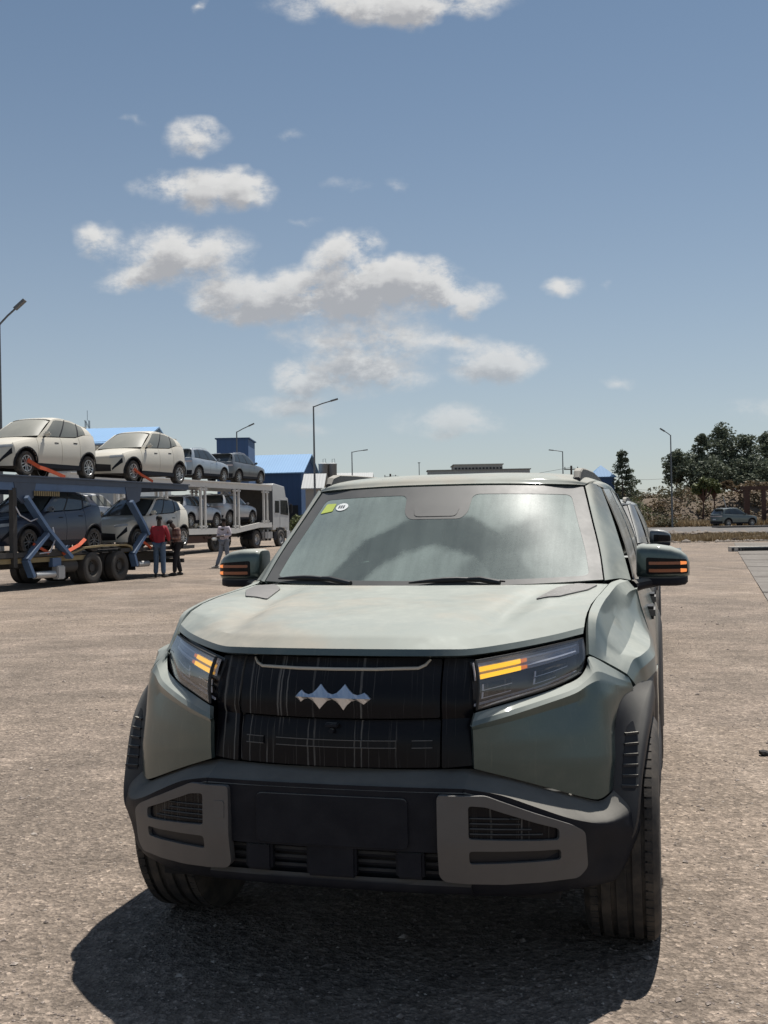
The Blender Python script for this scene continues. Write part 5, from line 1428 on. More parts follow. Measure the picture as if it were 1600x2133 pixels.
CROSS = dict(style='suv', fo=.85, wb=2.62, ro=.84, w=.92, rw=.345, sill=.33, belt=[(-.5, .90), (0, .99), (.6, 1.05), (2.0, 1.09), (2.6, 1.12), (3.2, 1.14)],
             hood=[(-.85, .86), (-.55, .95), (-.1, 1.02), (.42, 1.08)], ws0=.42, ws1=1.12, re1=2.95, re0=3.18, roof=[(1.12, 1.56), (1.6, 1.645), (2.3, 1.645), (2.95, 1.58)], xr=.64, bpil=1.48, cpil=2.36, dpil=2.92)
def paint_swap(src, dst): return {src.name: dst}
def put_car(proto, parent_M, x, y, z, rz, label, group, mats=None, first=False, pitch=0.0, objname=None):
    o = proto if first else copy_tree(proto, None, mats)
    Mx = parent_M @ Matrix.Translation((x, y, z)) @ Matrix.Rotation(rz, 4, 'Z') @ Matrix.Rotation(pitch, 4, 'X')
    o.matrix_world = Mx; o.location, o.rotation_euler = Mx.to_translation(), Mx.to_euler()
    tag(o, label, 'car', group); return o
# ================================================================== the second off-roader behind the first
def second_offroader():
    d = Vector((math.sin(.25), math.cos(.25), 0)) * 7.05
    o = copy_tree(hero, None, {M['green'].name: M['grey_paint'], M['amber'].name: M['lamp_band'], M['amber_tip'].name: M['lamp_band'], M['amber_dim'].name: M['gloss_black'], M['amber_hot'].name: M['gloss_black']})
    o.location = hero.location + d
    tag(o, 'slate grey off-roader parked directly behind the large green one, mostly hidden', 'car')
second_offroader()

# ================================================================== the two car carriers
PHI = R(20)
def frame(x, y, phi, z=0): return Matrix.Translation((x, y, z)) @ Matrix.Rotation(-phi, 4, 'Z')
FB = frame(-7.72, 28.5, PHI)          # blue trailer: local +Y runs away to the right, wheels' outer faces at x = 0
FW = frame(-7.1, 60.0, PHI, ground_z(-7, 60))
M['blue_steel'] = simple('blue_painted_steel', (.075, .135, .25), .5, metal=.0, var=.35, vscale=3, dust=.45, dustcol=(.24, .25, .25), bump=.2, bscale=30)
M['navy_steel'] = simple('dark_blue_steel', (.045, .065, .105), .5, metal=.0, var=.3, vscale=3, dust=.5, dustcol=(.22, .23, .23))
M['grimy_steel'] = simple('grimy_chassis_steel', (.045, .042, .040), .75, var=.4, vscale=4, dust=.5, dustcol=(.20, .17, .13))
M['ochre_steel'] = simple('worn_ochre_steel', (.26, .20, .10), .7, var=.4, vscale=6, dust=.5, dustcol=(.24, .2, .15))
M['white_steel'] = simple('white_painted_steel', (.62, .61, .58), .5, var=.12, vscale=2, dust=.4, dustcol=(.5, .47, .42))
M['alu'] = simple('dull_aluminium', (.42, .42, .42), .45, metal=.4, var=.15, vscale=3, dust=.3)
M['strap'] = simple('orange_strap', (.50, .085, .03), .8, var=.3, vscale=12)
M['tyre_truck'] = simple('dusty_truck_tyre', (.05, .046, .042), .85, var=.35, vscale=3, dust=.5, dustcol=(.16, .14, .12))
M['cab_white'] = simple('cab_white_paint', (.50, .51, .51), .35, var=.1, vscale=2, dust=.4, dustcol=(.42, .4, .36), coat=.4)
M['rust'] = simple('rusty_brown_steel', (.075, .038, .028), .85, var=.4, vscale=3)

def truck_wheel(parent, x, y, r, w, side=1, rimm=None, nm='wheel'):
    wh = bpy.data.objects.new(nm, None); wh.location = (x - side * w / 2, y, r); link(wh, parent)
    hw = w / 2; s = side
    t = MB(); t.lathe([(r * .58, -hw), (r * .9, -hw), (r, -hw * .8), (r, hw * .8), (r * .93, hw), (r * .80, hw * 1.02), (r * .60, hw * .96), (r * .56, hw * .7)], 36, 'X'); t.build('tyre', M['tyre_truck'], wh, 40)
    q = MB(); q.lathe([(r * .58, s * hw * .95), (r * .54, s * hw * .90), (r * .50, s * hw * .25), (r * .28, s * hw * .22), (r * .24, s * hw * .65), (r * .15, s * hw * .70), (0, s * hw * .70)], 28, 'X')
    for k in range(8):
        a = k * math.pi / 4; q.box((s * hw * .30, r * .38 * math.cos(a), r * .38 * math.sin(a)), (.03, .03, .03))
    q.build('rim', rimm or M['grimy_steel'], wh, 40); return wh

# ---- blue carrier trailer
def build_blue():
    t = thing('car_carrier_trailer', 'old blue two deck car carrier trailer loaded with hatchbacks', 'trailer')
    t.matrix_world = FB; t.location, t.rotation_euler = FB.to_translation(), FB.to_euler()
    W_ = 2.42
    y0, y1 = -9.5, 4.95
    for x in (-.03, -W_ + .1):       # upper deck side rails
        b = MB(); b.box((x, (y0 + y1) / 2, 2.66), (.09, y1 - y0, .14)); b.box((x + .02, (y0 + y1) / 2, 2.745), (.16, y1 - y0, .03)); b.build('deck_rail', M['navy_steel'], t, None)
        b = MB(); b.box((x - .02, -.9, 2.50), (.07, 5.6, .20)); b.build('deck_girder', M['blue_steel'] if x > -1 else M['navy_steel'], t, None)
        for yy in (-2.72, 1.95):         # deep brackets under the rail
            b = MB(); b.prism([(yy - .42, 2.62), (yy + .42, 2.62), (yy + .30, 2.22), (yy - .10, 2.08), (yy - .30, 2.22)], .05, Matrix(((0, 0, 1, x - .02), (1, 0, 0, 0), (0, 1, 0, 0), (0, 0, 0, 1)))); b.build('rail_bracket', M['navy_steel'], t, None)
    for k in range(30):
        y = y0 + .2 + k * .49
        b = MB(); b.box((-.45, y, 2.735), (.55, .10, .035)); b.build('deck_slat', M['navy_steel'], t, None)
        b = MB(); b.box((-1.95, y, 2.735), (.55, .10, .035)); b.build('deck_slat', M['navy_steel'], t, None)
    for y in (-8.5, -6.2, -3.9, -1.6, .7, 3.0, 4.9):
        b = MB(); b.box((-1.2, y, 2.62), (2.3, .10, .12)); b.build('cross_member', M['navy_steel'], t, None)
    # lower deck and chassis
    for x in (-.06, -2.3):
        b = MB(); b.box((x, -3.9, .84), (.10, 6.8, .12)); b.box((x, 3.3, .84), (.10, 4.0, .10)); b.build('chassis_rail', M['grimy_steel'], t, None)
    b = MB(); b.box((-.12, -2.2, .70), (.08, 5.0, .12)); b.build('chassis_rail', M['ochre_steel'], t, None)
    for k in range(26):
        y = -7.0 + k * .48
        b = MB(); b.box((-1.2, y, .80), (2.2, .30, .04)); b.build('floor_plank', M['grimy_steel'], t, None)
    b = MB(); b.box((-1.2, -1.0, .60), (.9, 12.5, .24)); b.build('spine_beam', M['grimy_steel'], t, None)
    # wheels: two axles
    for y in (0.0, 1.26):
        truck_wheel(t, 0, y, .41, .26); truck_wheel(t, -.30, y, .41, .24); truck_wheel(t, -2.4, y, .41, .26, -1); truck_wheel(t, -2.1, y, .41, .24, -1)
        b = MB(); b.tube([(-.3, y, .41), (-2.1, y, .41)], .07, 8); b.build('axle', M['grimy_steel'], t)
    # ochre mudguard over the wheels
    pts = [(-1.15, .80), (-.75, .86), (-.40, .95), (.4, .985), (1.5, .985), (1.78, .93), (1.86, .76)]
    b = MB()
    for a, c in zip(pts, pts[1:]): b.bar((-.16, a[0], a[1]), (-.16, c[0], c[1]), .36, .05, up=(1, 0, 0)) if 0 else b.bar((-.16, a[0], a[1]), (-.16, c[0], c[1]), .36, .05)
    b.build('mudguard', M['ochre_steel'], t, None)
    b = MB(); b.box((-.14, 1.93, .52), (.34, .03, .52)); b.build('mud_flap', M['rubber'], t, None)
    # lifting arms
    arms = [((-2.78, 2.24), (-1.95, 1.42), (-1.05, .72)), ((1.70, 2.20), (2.35, 1.52), (2.55, 1.25))]
    for x in (.03, -2.38):
        for a in arms:
            for p, q in zip(a, a[1:]):
                b = MB(); b.bar((x, p[0], p[1]), (x, q[0], q[1]), .09, .21, up=(1, 0, 0)); b.build('lifting_arm', M['blue_steel'], t, None)
        for a in (((-1.98, 1.34), (-2.78, .72), (-2.55, .30)), ((2.40, 1.26), (1.78, .72), (1.92, .38))):
            for p, q in zip(a, a[1:]):
                b = MB(); b.bar((x, p[0], p[1]), (x, q[0], q[1]), .09, .19, up=(1, 0, 0)); b.build('support_leg', M['blue_steel'], t, None)
    for (y, z, l, r) in ((-2.05, .33, .75, .09), (2.35, .42, .55, .085)):
        b = MB(); b.tube([(.0, y - l / 2, z), (.0, y + l / 2, z)], r, 14); b.build('air_tank', M['alu'], t)
    b = MB(); b.box((-.02, -1.45, .36), (.20, .32, .34), bev=.03); b.build('valve_box', M['alu'], t)
    b = MB(); b.tube([(-.25, -1.25, .5), (-.25, -.55, .5)], .17, 16); b.build('spare_air_tank', M['grimy_steel'], t)
    b = MB(); b.box((-.05, -1.55, .62), (.12, .34, .22)); b.build('blue_panel', M['blue_steel'], t, None)
    hz_ = MB(); hz_.tube([(-.05, -3.1, 2.1), (.06, -3.0, 1.8), (.05, -2.6, 1.65), (.02, -2.2, 1.75)], .018, 6); hz_.tube([(.06, -2.3, .86), (.08, -1.9, .88), (.08, -1.7, 1.2), (.05, -1.75, 1.5)], .018, 6); hz_.build('air_hose', M['lamp_band'], t)
    # a simple front frame at the far left, near the tow vehicle
    for x in (-.06, -2.3): b = MB(); b.box((x, -3.1, 1.5), (.12, .14, 1.9)); b.build('front_post', M['grimy_steel'], t, None)
    for y in (-7.0, -5.9): truck_wheel(t, 0, y, .5, .28); truck_wheel(t, -2.4, y, .5, .28, -1)
    b = MB(); b.box((-1.2, 4.6, .62), (2.2, .5, .10)); b.box((-1.2, 4.95, .42), (2.0, .10, .12)); b.build('tail_ramp', M['grimy_steel'], t, None)
    for k in range(12):
        b = MB(); b.box((.025, -2.4 + k * .085, 2.335), (.02, .045, .12)); b.build('ladder_rung', M['ochre_steel'], t, None)
    return t
blue = build_blue()

# ---- white carrier with its tractor
def build_white():
    t = thing('car_carrier_trailer', 'white two deck car carrier trailer with paired side posts and pale crossovers aboard', 'trailer')
    t.location, t.rotation_euler = FW.to_translation(), FW.to_euler()
    W_ = 2.55; ya, yb = -17.0, 1.75
    for x in (.03, -W_):
        b = MB(); b.box((x, (ya + yb) / 2, 3.40), (.10, yb - ya, .30)); b.box((x + .02, (ya + yb) / 2, 3.57), (.18, yb - ya, .05)); b.build('top_rail', M['white_steel'], t, None)
        b = MB(); b.bar((x, ya, 1.02), (x, -2.6, 1.02), .10, .30); b.bar((x, -2.6, 1.02), (x, 0.2, 1.30), .10, .28); b.bar((x, .2, 1.30), (x, yb, 1.30), .10, .28); b.build('bottom_rail', M['white_steel'], t, None)
        for yp in (-16.9, -13.3, -9.7, -6.05, -2.44, 1.03):
            for dy in (-.22, .22):
                b = MB(); zb_ = 1.1 if yp < -2 else 1.35
                b.box((x, yp + dy, (zb_ + 3.3) / 2), (.10, .13, 3.3 - zb_))
                for zz, sg in ((3.27, -1), (zb_ + .05, 1)):      # flared ends
                    b._add([(x - .05, yp + dy - .06, zz), (x + .05, yp + dy - .06, zz), (x + .05, yp + dy + .06, zz), (x - .05, yp + dy + .06, zz),
                            (x - .05, yp + dy - .06 - (.14 if dy < 0 else 0), zz - sg * .0), (x + .05, yp + dy - .06 - (.14 if dy < 0 else 0), zz), (x + .05, yp + dy + .06 + (.14 if dy > 0 else 0), zz), (x - .05, yp + dy + .06 + (.14 if dy > 0 else 0), zz)], [(4, 5, 6, 7)])
                b.build('side_post', M['white_steel'], t, None)
            b = MB()
            for zz in (3.16, (1.27 if yp < -2 else 1.52)):
                b.box((x + .001, yp, zz), (.098, .80, .09))
            b.build('post_gusset', M['white_steel'], t, None)
    for k in range(36):
        y = ya + .25 + k * .52
        b = MB(); b.box((-1.26, y, 3.56), (2.4, .22, .04)); b.build('deck_plank', M['white_steel'], t, None)
        z = 1.18 if y < -2.6 else min(1.46, 1.18 + (y + 2.6) * .10)
        b = MB(); b.box((-1.26, y, z), (2.4, .34, .05)); b.build('floor_plank', M['grimy_steel'], t, None)
    b = MB(); b.box((-1.26, -9, .85), (1.0, 15, .25)); b.build('spine_beam', M['grimy_steel'], t, None)
    b = MB(); b.box((-.1, -8.5, .62), (.12, 6, .35)); b.box((-.02, -5.3, .70), (.08, 1.2, .10)); b.build('tool_locker', M['rust'], t, None)
    for y in (-4.7, -12.9, -14.2):
        truck_wheel(t, 0, y, .46, .28); truck_wheel(t, -2.5, y, .46, .28, -1)
    b = MB(); b.box((-1.26, 1.70, 2.3), (2.45, .08, 2.2)); b.build('headboard', M['grimy_steel'], t, None)
    return t
white = build_white()
def build_tractor():
    t = thing('truck_tractor', 'white high roof truck cab with dark side windows, hitched to the white carrier', 'truck')
    t.location, t.rotation_euler = FW.to_translation(), FW.to_euler()
    b = MB(); b.box((-1.25, 1.2, .80), (.9, 6.2, .26)); b.build('chassis', M['grimy_steel'], t, None)
    # cab: front at y = 4.35
    prof = [(2.15, 1.0), (2.5, 1.0), (2.62, 1.12), (3.7, 1.12), (3.85, .95), (4.36, .95), (4.40, 1.9), (4.24, 2.85), (3.95, 2.95), (3.75, 3.55), (2.30, 3.70), (2.15, 3.6)]
    b = MB(); b.prism(prof, 2.40, Matrix(((0, 0, 1, -2.46), (1, 0, 0, 0), (0, 1, 0, 0), (0, 0, 0, 1)))); c = b.build('cab', M['cab_white'], t, 30)
    md = c.modifiers.new('bevel', 'BEVEL'); md.width = .03; md.segments = 2; md.limit_method = 'ANGLE'
    def panel(nm, pts, m, x=-.055, th=.02, par=t):
        q = MB(); q.prism(pts, th, Matrix(((0, 0, 1, x), (1, 0, 0, 0), (0, 1, 0, 0), (0, 0, 0, 1)))); return q.build(nm, m, par, None)
    d = panel('door', [(3.10, 1.15), (4.15, 1.15), (4.22, 1.7), (4.16, 2.15), (3.98, 2.80), (3.10, 2.80)], M['cab_white'], -.058, .012)
    panel('side_window', [(3.16, 1.92), (4.22, 1.85), (4.20, 2.2), (4.08, 2.74), (3.16, 2.74)], M['dark_glass'], -.045, .01)
    panel('rear_side_window', [(2.45, 2.0), (2.98, 2.0), (2.98, 2.7), (2.45, 2.7)], M['dark_glass'], -.056, .015)
    panel('side_fairing', [(1.55, 1.5), (2.12, 1.3), (2.12, 3.35), (1.75, 3.2)], M['intake'], -.10, .06)
    panel('side_skirt', [(2.2, .42), (2.5, .42), (2.5, .92), (2.2, .92)], M['black_trim'], -.07, .05)
    panel('steps', [(3.95, .40), (4.40, .40), (4.40, .95), (3.95, .95)], M['cab_white'], -.07, .05)
    ar = [(3.15 + .66 * math.cos(math.pi * k / 12), .52 + .66 * math.sin(math.pi * k / 12)) for k in range(13)]; panel('wheel_arch', ar, M['intake'], -.066, .012)
    w = MB(); w.box((-1.26, 4.37, 2.35), (2.1, .10, .75)); w.build('windscreen', M['dark_glass'], t, None)
    w = MB(); w.box((-1.26, 4.40, .70), (2.42, .30, .42), bev=.06); w.build('front_bumper', M['cab_white'], t)
    w = MB(); w.box((.10, 4.35, 2.25), (.10, .14, .55), bev=.03); w.tube([(-.05, 4.2, 2.6), (.10, 4.3, 2.5)], .02, 6); w.build('wing_mirror', M['intake'], t)
    w = MB(); w.box((-.30, 1.55, .72), (.55, 1.15, .62), bev=.12); w.build('fuel_tank', M['alu'], t)
    for y in (1.30, 1.80):
        w = MB(); w.box((-.30, y, .72), (.57, .05, .64), bev=.02); w.build('tank_strap', M['grimy_steel'], t)
    # quarter mudguard over the drive wheel
    w = MB()
    for k in range(7):
        a0, a1 = math.pi * (k / 7), math.pi * ((k + 1) / 7)
        w.bar((-.3, .62 * math.cos(a0), .52 + .62 * math.sin(a0)), (-.3, .62 * math.cos(a1), .52 + .62 * math.sin(a1)), .58, .03)
    w.build('mudguard', M['intake'], t, None)
    for y in (0, 3.15):
        truck_wheel(t, 0, y, .50, .30, 1, M['alu']); truck_wheel(t, -2.5, y, .50, .30, -1, M['alu'])
        if y == 0: truck_wheel(t, -.34, y, .50, .28); truck_wheel(t, -2.16, y, .50, .28, -1)
    w = MB()
    for x in (-1.9, -.6): w.box((x, 3.3, 3.60), (.30, .18, .12), bev=.03)
    w.build('roof_lamp', M['cab_white'], t)
    w = MB(); w.tube([(-2.2, 1.9, 1.2), (-2.2, 1.9, 3.9)], .07, 10); w.build('exhaust_stack', M['grimy_steel'], t)
    return t
tractor = build_tractor()

hatch = make_car(HATCH, M['cream'], M['dusty_glass'], 'hatchback', M['rim_silver'])
cross = make_car(CROSS, M['silver_blue'], M['dark_glass'], 'crossover', M['rim_silver'])
g1, g2 = 'hatchbacks on the blue carrier', 'crossovers on the white carrier'
XC = -.86 - .02
put_car(hatch, FB, XC, -2.58, 2.765, 0, 'front cream hatchback on the upper blue deck, nose cut by the photo edge', g1, first=True)
put_car(hatch, FB, XC, 2.05, 2.765, 0, 'cream hatchback at the rear end of the upper blue deck', g1)
navy = {M['cream'].name: M['navy'], M['dusty_glass'].name: M['dark_glass'], M['rim_silver'].name: M['rim']}
o = put_car(hatch, FB, XC - .05, -2.52, .83, 0, 'dark navy hatchback on the lower blue deck behind the blue steel arm', g1, navy); o.scale = (1.06, 1.06, 1.06)
shade_ = {M['cream'].name: M['cream'], M['dusty_glass'].name: M['dark_glass']}
put_car(hatch, FB, XC - .05, 2.30, .83, 0, 'cream hatchback on the lower blue deck, shaded, behind the crimson shirt', g1, shade_)
PI = math.pi
def W2(y, z, lab, mats=None, first=False): return put_car(cross, FW, -.94, y, z, PI, lab, g2, mats, first)
W2(-3.60, 3.60, 'silver blue crossover on the upper white deck, the nearer of the pair there', None, True)
W2(.70, 3.60, 'dark pewter crossover on the upper white deck, nearest to the truck cab', {M['silver_blue'].name: M['pewter']})
W2(-7.95, 3.60, 'silver crossover on the upper white deck mostly hidden behind the cream hatchback')
W2(-4.48, 1.21, 'pale silver crossover on the lower white deck behind the left pair of posts', {M['silver_blue'].name: M['pale_silver']})
W2(-.42, 1.36, 'pale silver crossover on the lower white deck close behind the truck cab', {M['silver_blue'].name: M['pale_silver']})
put_car(hatch, FW, -.94, -12.9, 1.21, PI, 'pale hatchback on the lower white deck glimpsed over the navy one', None, {M['cream'].name: M['pale_silver']})
# parked at the roadside, right
pd = at(1500, 1090, 98); pz = ground_z(pd.x, pd.y)
def road_frame(px, dist, ang): q = at(px, 1090, dist); return Matrix.Translation((q.x, q.y, ground_z(q.x, q.y))) @ Matrix.Rotation(ang, 4, 'Z')
ang = R(90 + 22)
put_car(cross, road_frame(1553, 97.0, ang), 0, 0, 0, 0, 'small moss silver crossover parked on the far road at the foot of the scrub', None, {M['silver_blue'].name: M['moss']})
put_car(cross, road_frame(1625, 99.0, R(-80)), 0, 0, 0, 0, 'black car half out of the picture, parked in front of the moss silver crossover', None, {M['silver_blue'].name: M['black_paint']})

# ---- tie-down straps
def strap(frm, pts, label, w=.07):
    r = MB()
    for a, b in zip(pts, pts[1:]): r.bar(frm @ Vector(a), frm @ Vector(b), w, .02, up=(.3, -1, .2))
    o = r.build('tie_down_strap', M['strap'], None, None); tag(o, label, 'strap', 'orange tie-down straps')
    return o
strap(FB, [(-.0, -2.62, 3.14), (.02, -2.2, 2.98), (.03, -1.95, 2.94), (.03, -1.2, 2.77)], 'bright orange strap from the front wheel of the upper cream hatchback at the photo edge', .09)
strap(FB, [(-.0, 1.98, 3.12), (.02, 2.3, 2.97), (.03, 2.9, 2.79)], 'dull orange strap at the front wheel of the rearmost upper hatchback')
strap(FB, [(.0, -.35, 1.18), (.03, -.65, 1.03), (.04, -1.35, .82)], 'dirty orange strap slanting down from the rear wheel of the navy hatchback', .09)
strap(FB, [(.0, -2.45, 1.10), (.04, -1.9, .86)], 'short orange strap at the front wheel of the navy hatchback')
strap(FB, [(.0, 2.25, 1.12), (.04, 2.75, .86)], 'orange strap at the wheel of the shaded cream hatchback behind the red shirt')

# ================================================================== people
M['skin'] = simple('dark_skin', (.060, .034, .024), .55, var=.1, vscale=20)
M['hair'] = simple('black_hair', (.008, .007, .007), .8, bump=.4, bscale=200)
def cloth(nm, c, var=.12): return simple(nm, c, .85, var=var, vscale=14, bump=.5, bscale=26)
def plaid(nm):
    m, T, b = mat(nm); P = T.obj(); x, y, z = T.sep(P)
    a = T.math('PINGPONG', T.math('MULTIPLY', z, 14), 1.0); c = T.math('PINGPONG', T.math('MULTIPLY', T.math('ADD', x, y), 14), 1.0)
    col = T.mix(T.smooth(a, .5, .7), (.36, .24, .19), (.20, .11, .09)); col = T.mix(T.math('MULTIPLY', T.smooth(c, .5, .7), .5), col, (.10, .06, .06))
    T.put(b.inputs['Base Color'], col); b.inputs['Roughness'].default_value = .9; return m
def skin_mesh(name, verts, edges, radii, m, parent, sub=2, root=0):
    me = bpy.data.meshes.new(name + '_src'); me.from_pydata(verts, edges, [])
    o = bpy.data.objects.new(name + '_src', me); COL.objects.link(o)
    md = o.modifiers.new('s', 'SKIN')
    for i, r in enumerate(radii):
        sv = me.skin_vertices[0].data[i]; sv.radius = r if isinstance(r, tuple) else (r, r); sv.use_root = (i == root)
    ss = o.modifiers.new('u', 'SUBSURF'); ss.levels = ss.render_levels = sub
    dg = bpy.context.evaluated_depsgraph_get(); ev = o.evaluated_get(dg)
    me2 = bpy.data.meshes.new_from_object(ev); bpy.data.objects.remove(o); bpy.data.meshes.remove(me)
    me2.name = name; me2.materials.clear(); me2.materials.append(m)
    me2.polygons.foreach_set('use_smooth', [True] * len(me2.polygons))
    r_ = bpy.data.objects.new(name, me2); link(r_, parent); return r_
def chain(parts):
    V, E_, Rr = [], [], []; idx = {}
    def vid(k, p, r):
        if k not in idx: idx[k] = len(V); V.append(tuple(p)); Rr.append(r)
        return idx[k]
    return V, E_, Rr, vid
def person(label, px, py, h, face, J, shirt, trousers, shoe, hair=True, collar=None, held=None):
    """J: joints in metres for a 1.74 m figure facing -Y: pelvis, chest, neck, head, hands, elbows, knees, feet"""
    g = on_ground(px, py); k = h / 1.74
    root = thing('person', label, 'person', (g.x, g.y, ground_z(g.x, g.y)), (0, 0, face)); root.scale = (k, k, k)
    d = dict(pel=(0, 0, .95), wst=(0, 0, 1.08), ch=(0, 0, 1.28), nk=(0, .01, 1.46), hd0=(0, -.01, 1.54), hd1=(0, -.02, 1.66),
             shL=(-.19, 0, 1.40), shR=(.19, 0, 1.40), elL=(-.25, .02, 1.12), elR=(.25, .02, 1.12), haL=(-.24, -.10, .88), haR=(.24, -.10, .88),
             hpL=(-.09, 0, .92), hpR=(.09, 0, .92), knL=(-.10, -.01, .50), knR=(.10, -.01, .50), anL=(-.11, .02, .09), anR=(.11, .02, .09), toL=(-.13, -.14, .04), toR=(.13, -.14, .04))
    d.update(J); d = {a: Vector(b) for a, b in d.items()}
    # body: one continuous skinned surface
    names = ['pel', 'wst', 'ch', 'nk', 'hd0', 'hd1', 'shL', 'elL', 'haL', 'shR', 'elR', 'haR', 'hpL', 'knL', 'anL', 'hpR', 'knR', 'anR', 'toL', 'toR']
    rad = dict(pel=(.13, .10), wst=(.12, .095), ch=(.15, .10), nk=(.052, .055), hd0=(.066, .078), hd1=(.070, .085), shL=.062, shR=.062, elL=.042, elR=.042, haL=.03, haR=.03, hpL=.085, hpR=.085, knL=.058, knR=.058, anL=.04, anR=.04, toL=.035, toR=.035)
    ed = [('pel', 'wst'), ('wst', 'ch'), ('ch', 'nk'), ('nk', 'hd0'), ('hd0', 'hd1'), ('ch', 'shL'), ('shL', 'elL'), ('elL', 'haL'), ('ch', 'shR'), ('shR', 'elR'), ('elR', 'haR'), ('pel', 'hpL'), ('hpL', 'knL'), ('knL', 'anL'), ('anL', 'toL'), ('pel', 'hpR'), ('hpR', 'knR'), ('knR', 'anR'), ('anR', 'toR')]
    V = [d[n] for n in names]; Rr = [rad[n] for n in names]; E_ = [(names.index(a), names.index(b)) for a, b in ed]
    # fingers and thumb
    for s in ('L', 'R'):
        hnd = d['ha' + s]; dirn = (hnd - d['el' + s]).normalized(); sd = dirn.cross(Vector((0, 0, 1))); sd = sd.normalized() if sd.length > .1 else Vector((0, 1, 0))
        pv = len(V); V.append(hnd + dirn * .06); Rr.append((.036, .018)); E_.append((names.index('ha' + s), pv))
        for q in range(4):
            a = len(V); V.append(hnd + dirn * .10 + sd * (q - 1.5) * .022); Rr.append(.010); E_.append((pv, a))
            V.append(hnd + dirn * (.145 + .012 * (q in (1, 2))) + sd * (q - 1.5) * .022 + Vector((0, -.02, -.012))); Rr.append(.0085); E_.append((a, a + 1))
        a = len(V); V.append(hnd + dirn * .06 + sd * .05 + Vector((0, -.02, 0))); Rr.append(.010); E_.append((names.index('ha' + s), a))
    skin_mesh('body', [tuple(v) for v in V], E_, Rr, M['skin'], root)
    # face and ears on the head
    hd = d['hd1']; hx = (d['hd1'] - d['hd0']).normalized(); fwd = Vector((0, -1, 0)); fwd = (fwd - hx * fwd.dot(hx)).normalized(); rt = hx.cross(fwd)
    Mh = Matrix(((rt.x, -fwd.x, hx.x, hd.x), (rt.y, -fwd.y, hx.y, hd.y), (rt.z, -fwd.z, hx.z, hd.z), (0, 0, 0, 1)))
    f = MB(); f.box((0, -.100, -.035), (.026, .03, .045), M=Mh, bev=.008)
    for s in (-1, 1): f.box((s * .082, .0, -.03), (.014, .035, .055), M=Mh, bev=.006)
    f.box((0, -.088, -.082), (.045, .014, .014), M=Mh, bev=.004)
    f.build('face', M['skin'], root)
    e = MB()
    for s in (-1, 1): e.box((s * .032, -.088, -.005), (.022, .012, .010), M=Mh, bev=.003)
    e.build('eyes', M['hair'], root)
    hb = bmesh.new(); bmesh.ops.create_uvsphere(hb, u_segments=18, v_segments=12, radius=1)
    for v in hb.verts:
        c = v.co; c.z = max(c.z, -.55 if c.y > -.2 else .05); v.co = Mh @ Vector((c.x * .088, c.y * .104 + .006, c.z * .085 + .022))
    me = bpy.data.meshes.new('hair'); hb.to_mesh(me); hb.free(); me.materials.append(M['hair']); shade(me, 60)
    link(bpy.data.objects.new('hair', me), root)
    # shirt
    nm = ['hem', 'wst', 'ch', 'col', 'shL', 'mL', 'cuL', 'shR', 'mR', 'cuR']
    P_ = dict(hem=d['pel'] + (d['pel'] - d['wst']) * .35, wst=d['wst'], ch=d['ch'], col=d['ch'].lerp(d['nk'], .72), shL=d['shL'], shR=d['shR'], mL=d['elL'], mR=d['elR'], cuL=d['elL'].lerp(d['haL'], .82), cuR=d['elR'].lerp(d['haR'], .82))
    Q = dict(hem=(.165, .125), wst=(.155, .118), ch=(.178, .125), col=(.078, .078), shL=.082, shR=.082, mL=.062, mR=.062, cuL=.046, cuR=.046)
    ee = [('hem', 'wst'), ('wst', 'ch'), ('ch', 'col'), ('ch', 'shL'), ('shL', 'mL'), ('mL', 'cuL'), ('ch', 'shR'), ('shR', 'mR'), ('mR', 'cuR')]
    skin_mesh('shirt', [tuple(P_[n]) for n in nm], [(nm.index(a), nm.index(b)) for a, b in ee], [Q[n] for n in nm], shirt, root, root=1)
    nm = ['pel', 'hpL', 'knL', 'cfL', 'hpR', 'knR', 'cfR']
    P_ = dict(pel=d['pel'] + Vector((0, 0, .03)), hpL=d['hpL'], hpR=d['hpR'], knL=d['knL'], knR=d['knR'], cfL=d['anL'] + Vector((0, 0, .0)), cfR=d['anR'] + Vector((0, 0, .0)))
    Q = dict(pel=(.15, .118), hpL=.105, hpR=.105, knL=.078, knR=.078, cfL=.070, cfR=.070)
    ee = [('pel', 'hpL'), ('hpL', 'knL'), ('knL', 'cfL'), ('pel', 'hpR'), ('hpR', 'knR'), ('knR', 'cfR')]
    skin_mesh('trousers', [tuple(P_[n]) for n in nm], [(nm.index(a), nm.index(b)) for a, b in ee], [Q[n] for n in nm], trousers, root)
    for s in ('L', 'R'):
        a, t_ = d['an' + s], d['to' + s]; dr = (t_ - a); dr.z = 0; dr.normalize(); sh = MB()
        sh.tube([Vector((a.x, a.y, .045)) - dr * .07, Vector((a.x, a.y, .055)), Vector((a.x, a.y, .05)) + dr * .10, Vector((a.x, a.y, .035)) + dr * .20], [.035, .052, .046, .028], 10); sh.build('shoe', shoe, root)
    return root, d
M['jeans'] = cloth('blue_jeans', (.085, .13, .20), .3); M['red_shirt'] = cloth('crimson_shirt', (.30, .022, .035)); M['black_cloth'] = cloth('black_trousers', (.014, .014, .018)); M['plaid'] = plaid('brown_check_shirt')
M['pale_shirt'] = cloth('pale_mauve_shirt', (.50, .45, .49), .2); M['grey_cloth'] = cloth('grey_blue_trousers', (.17, .19, .23), .2); M['shoe'] = simple('dark_shoe', (.02, .018, .016), .7); M['shoe_tan'] = simple('pale_shoe', (.28, .25, .22), .8)
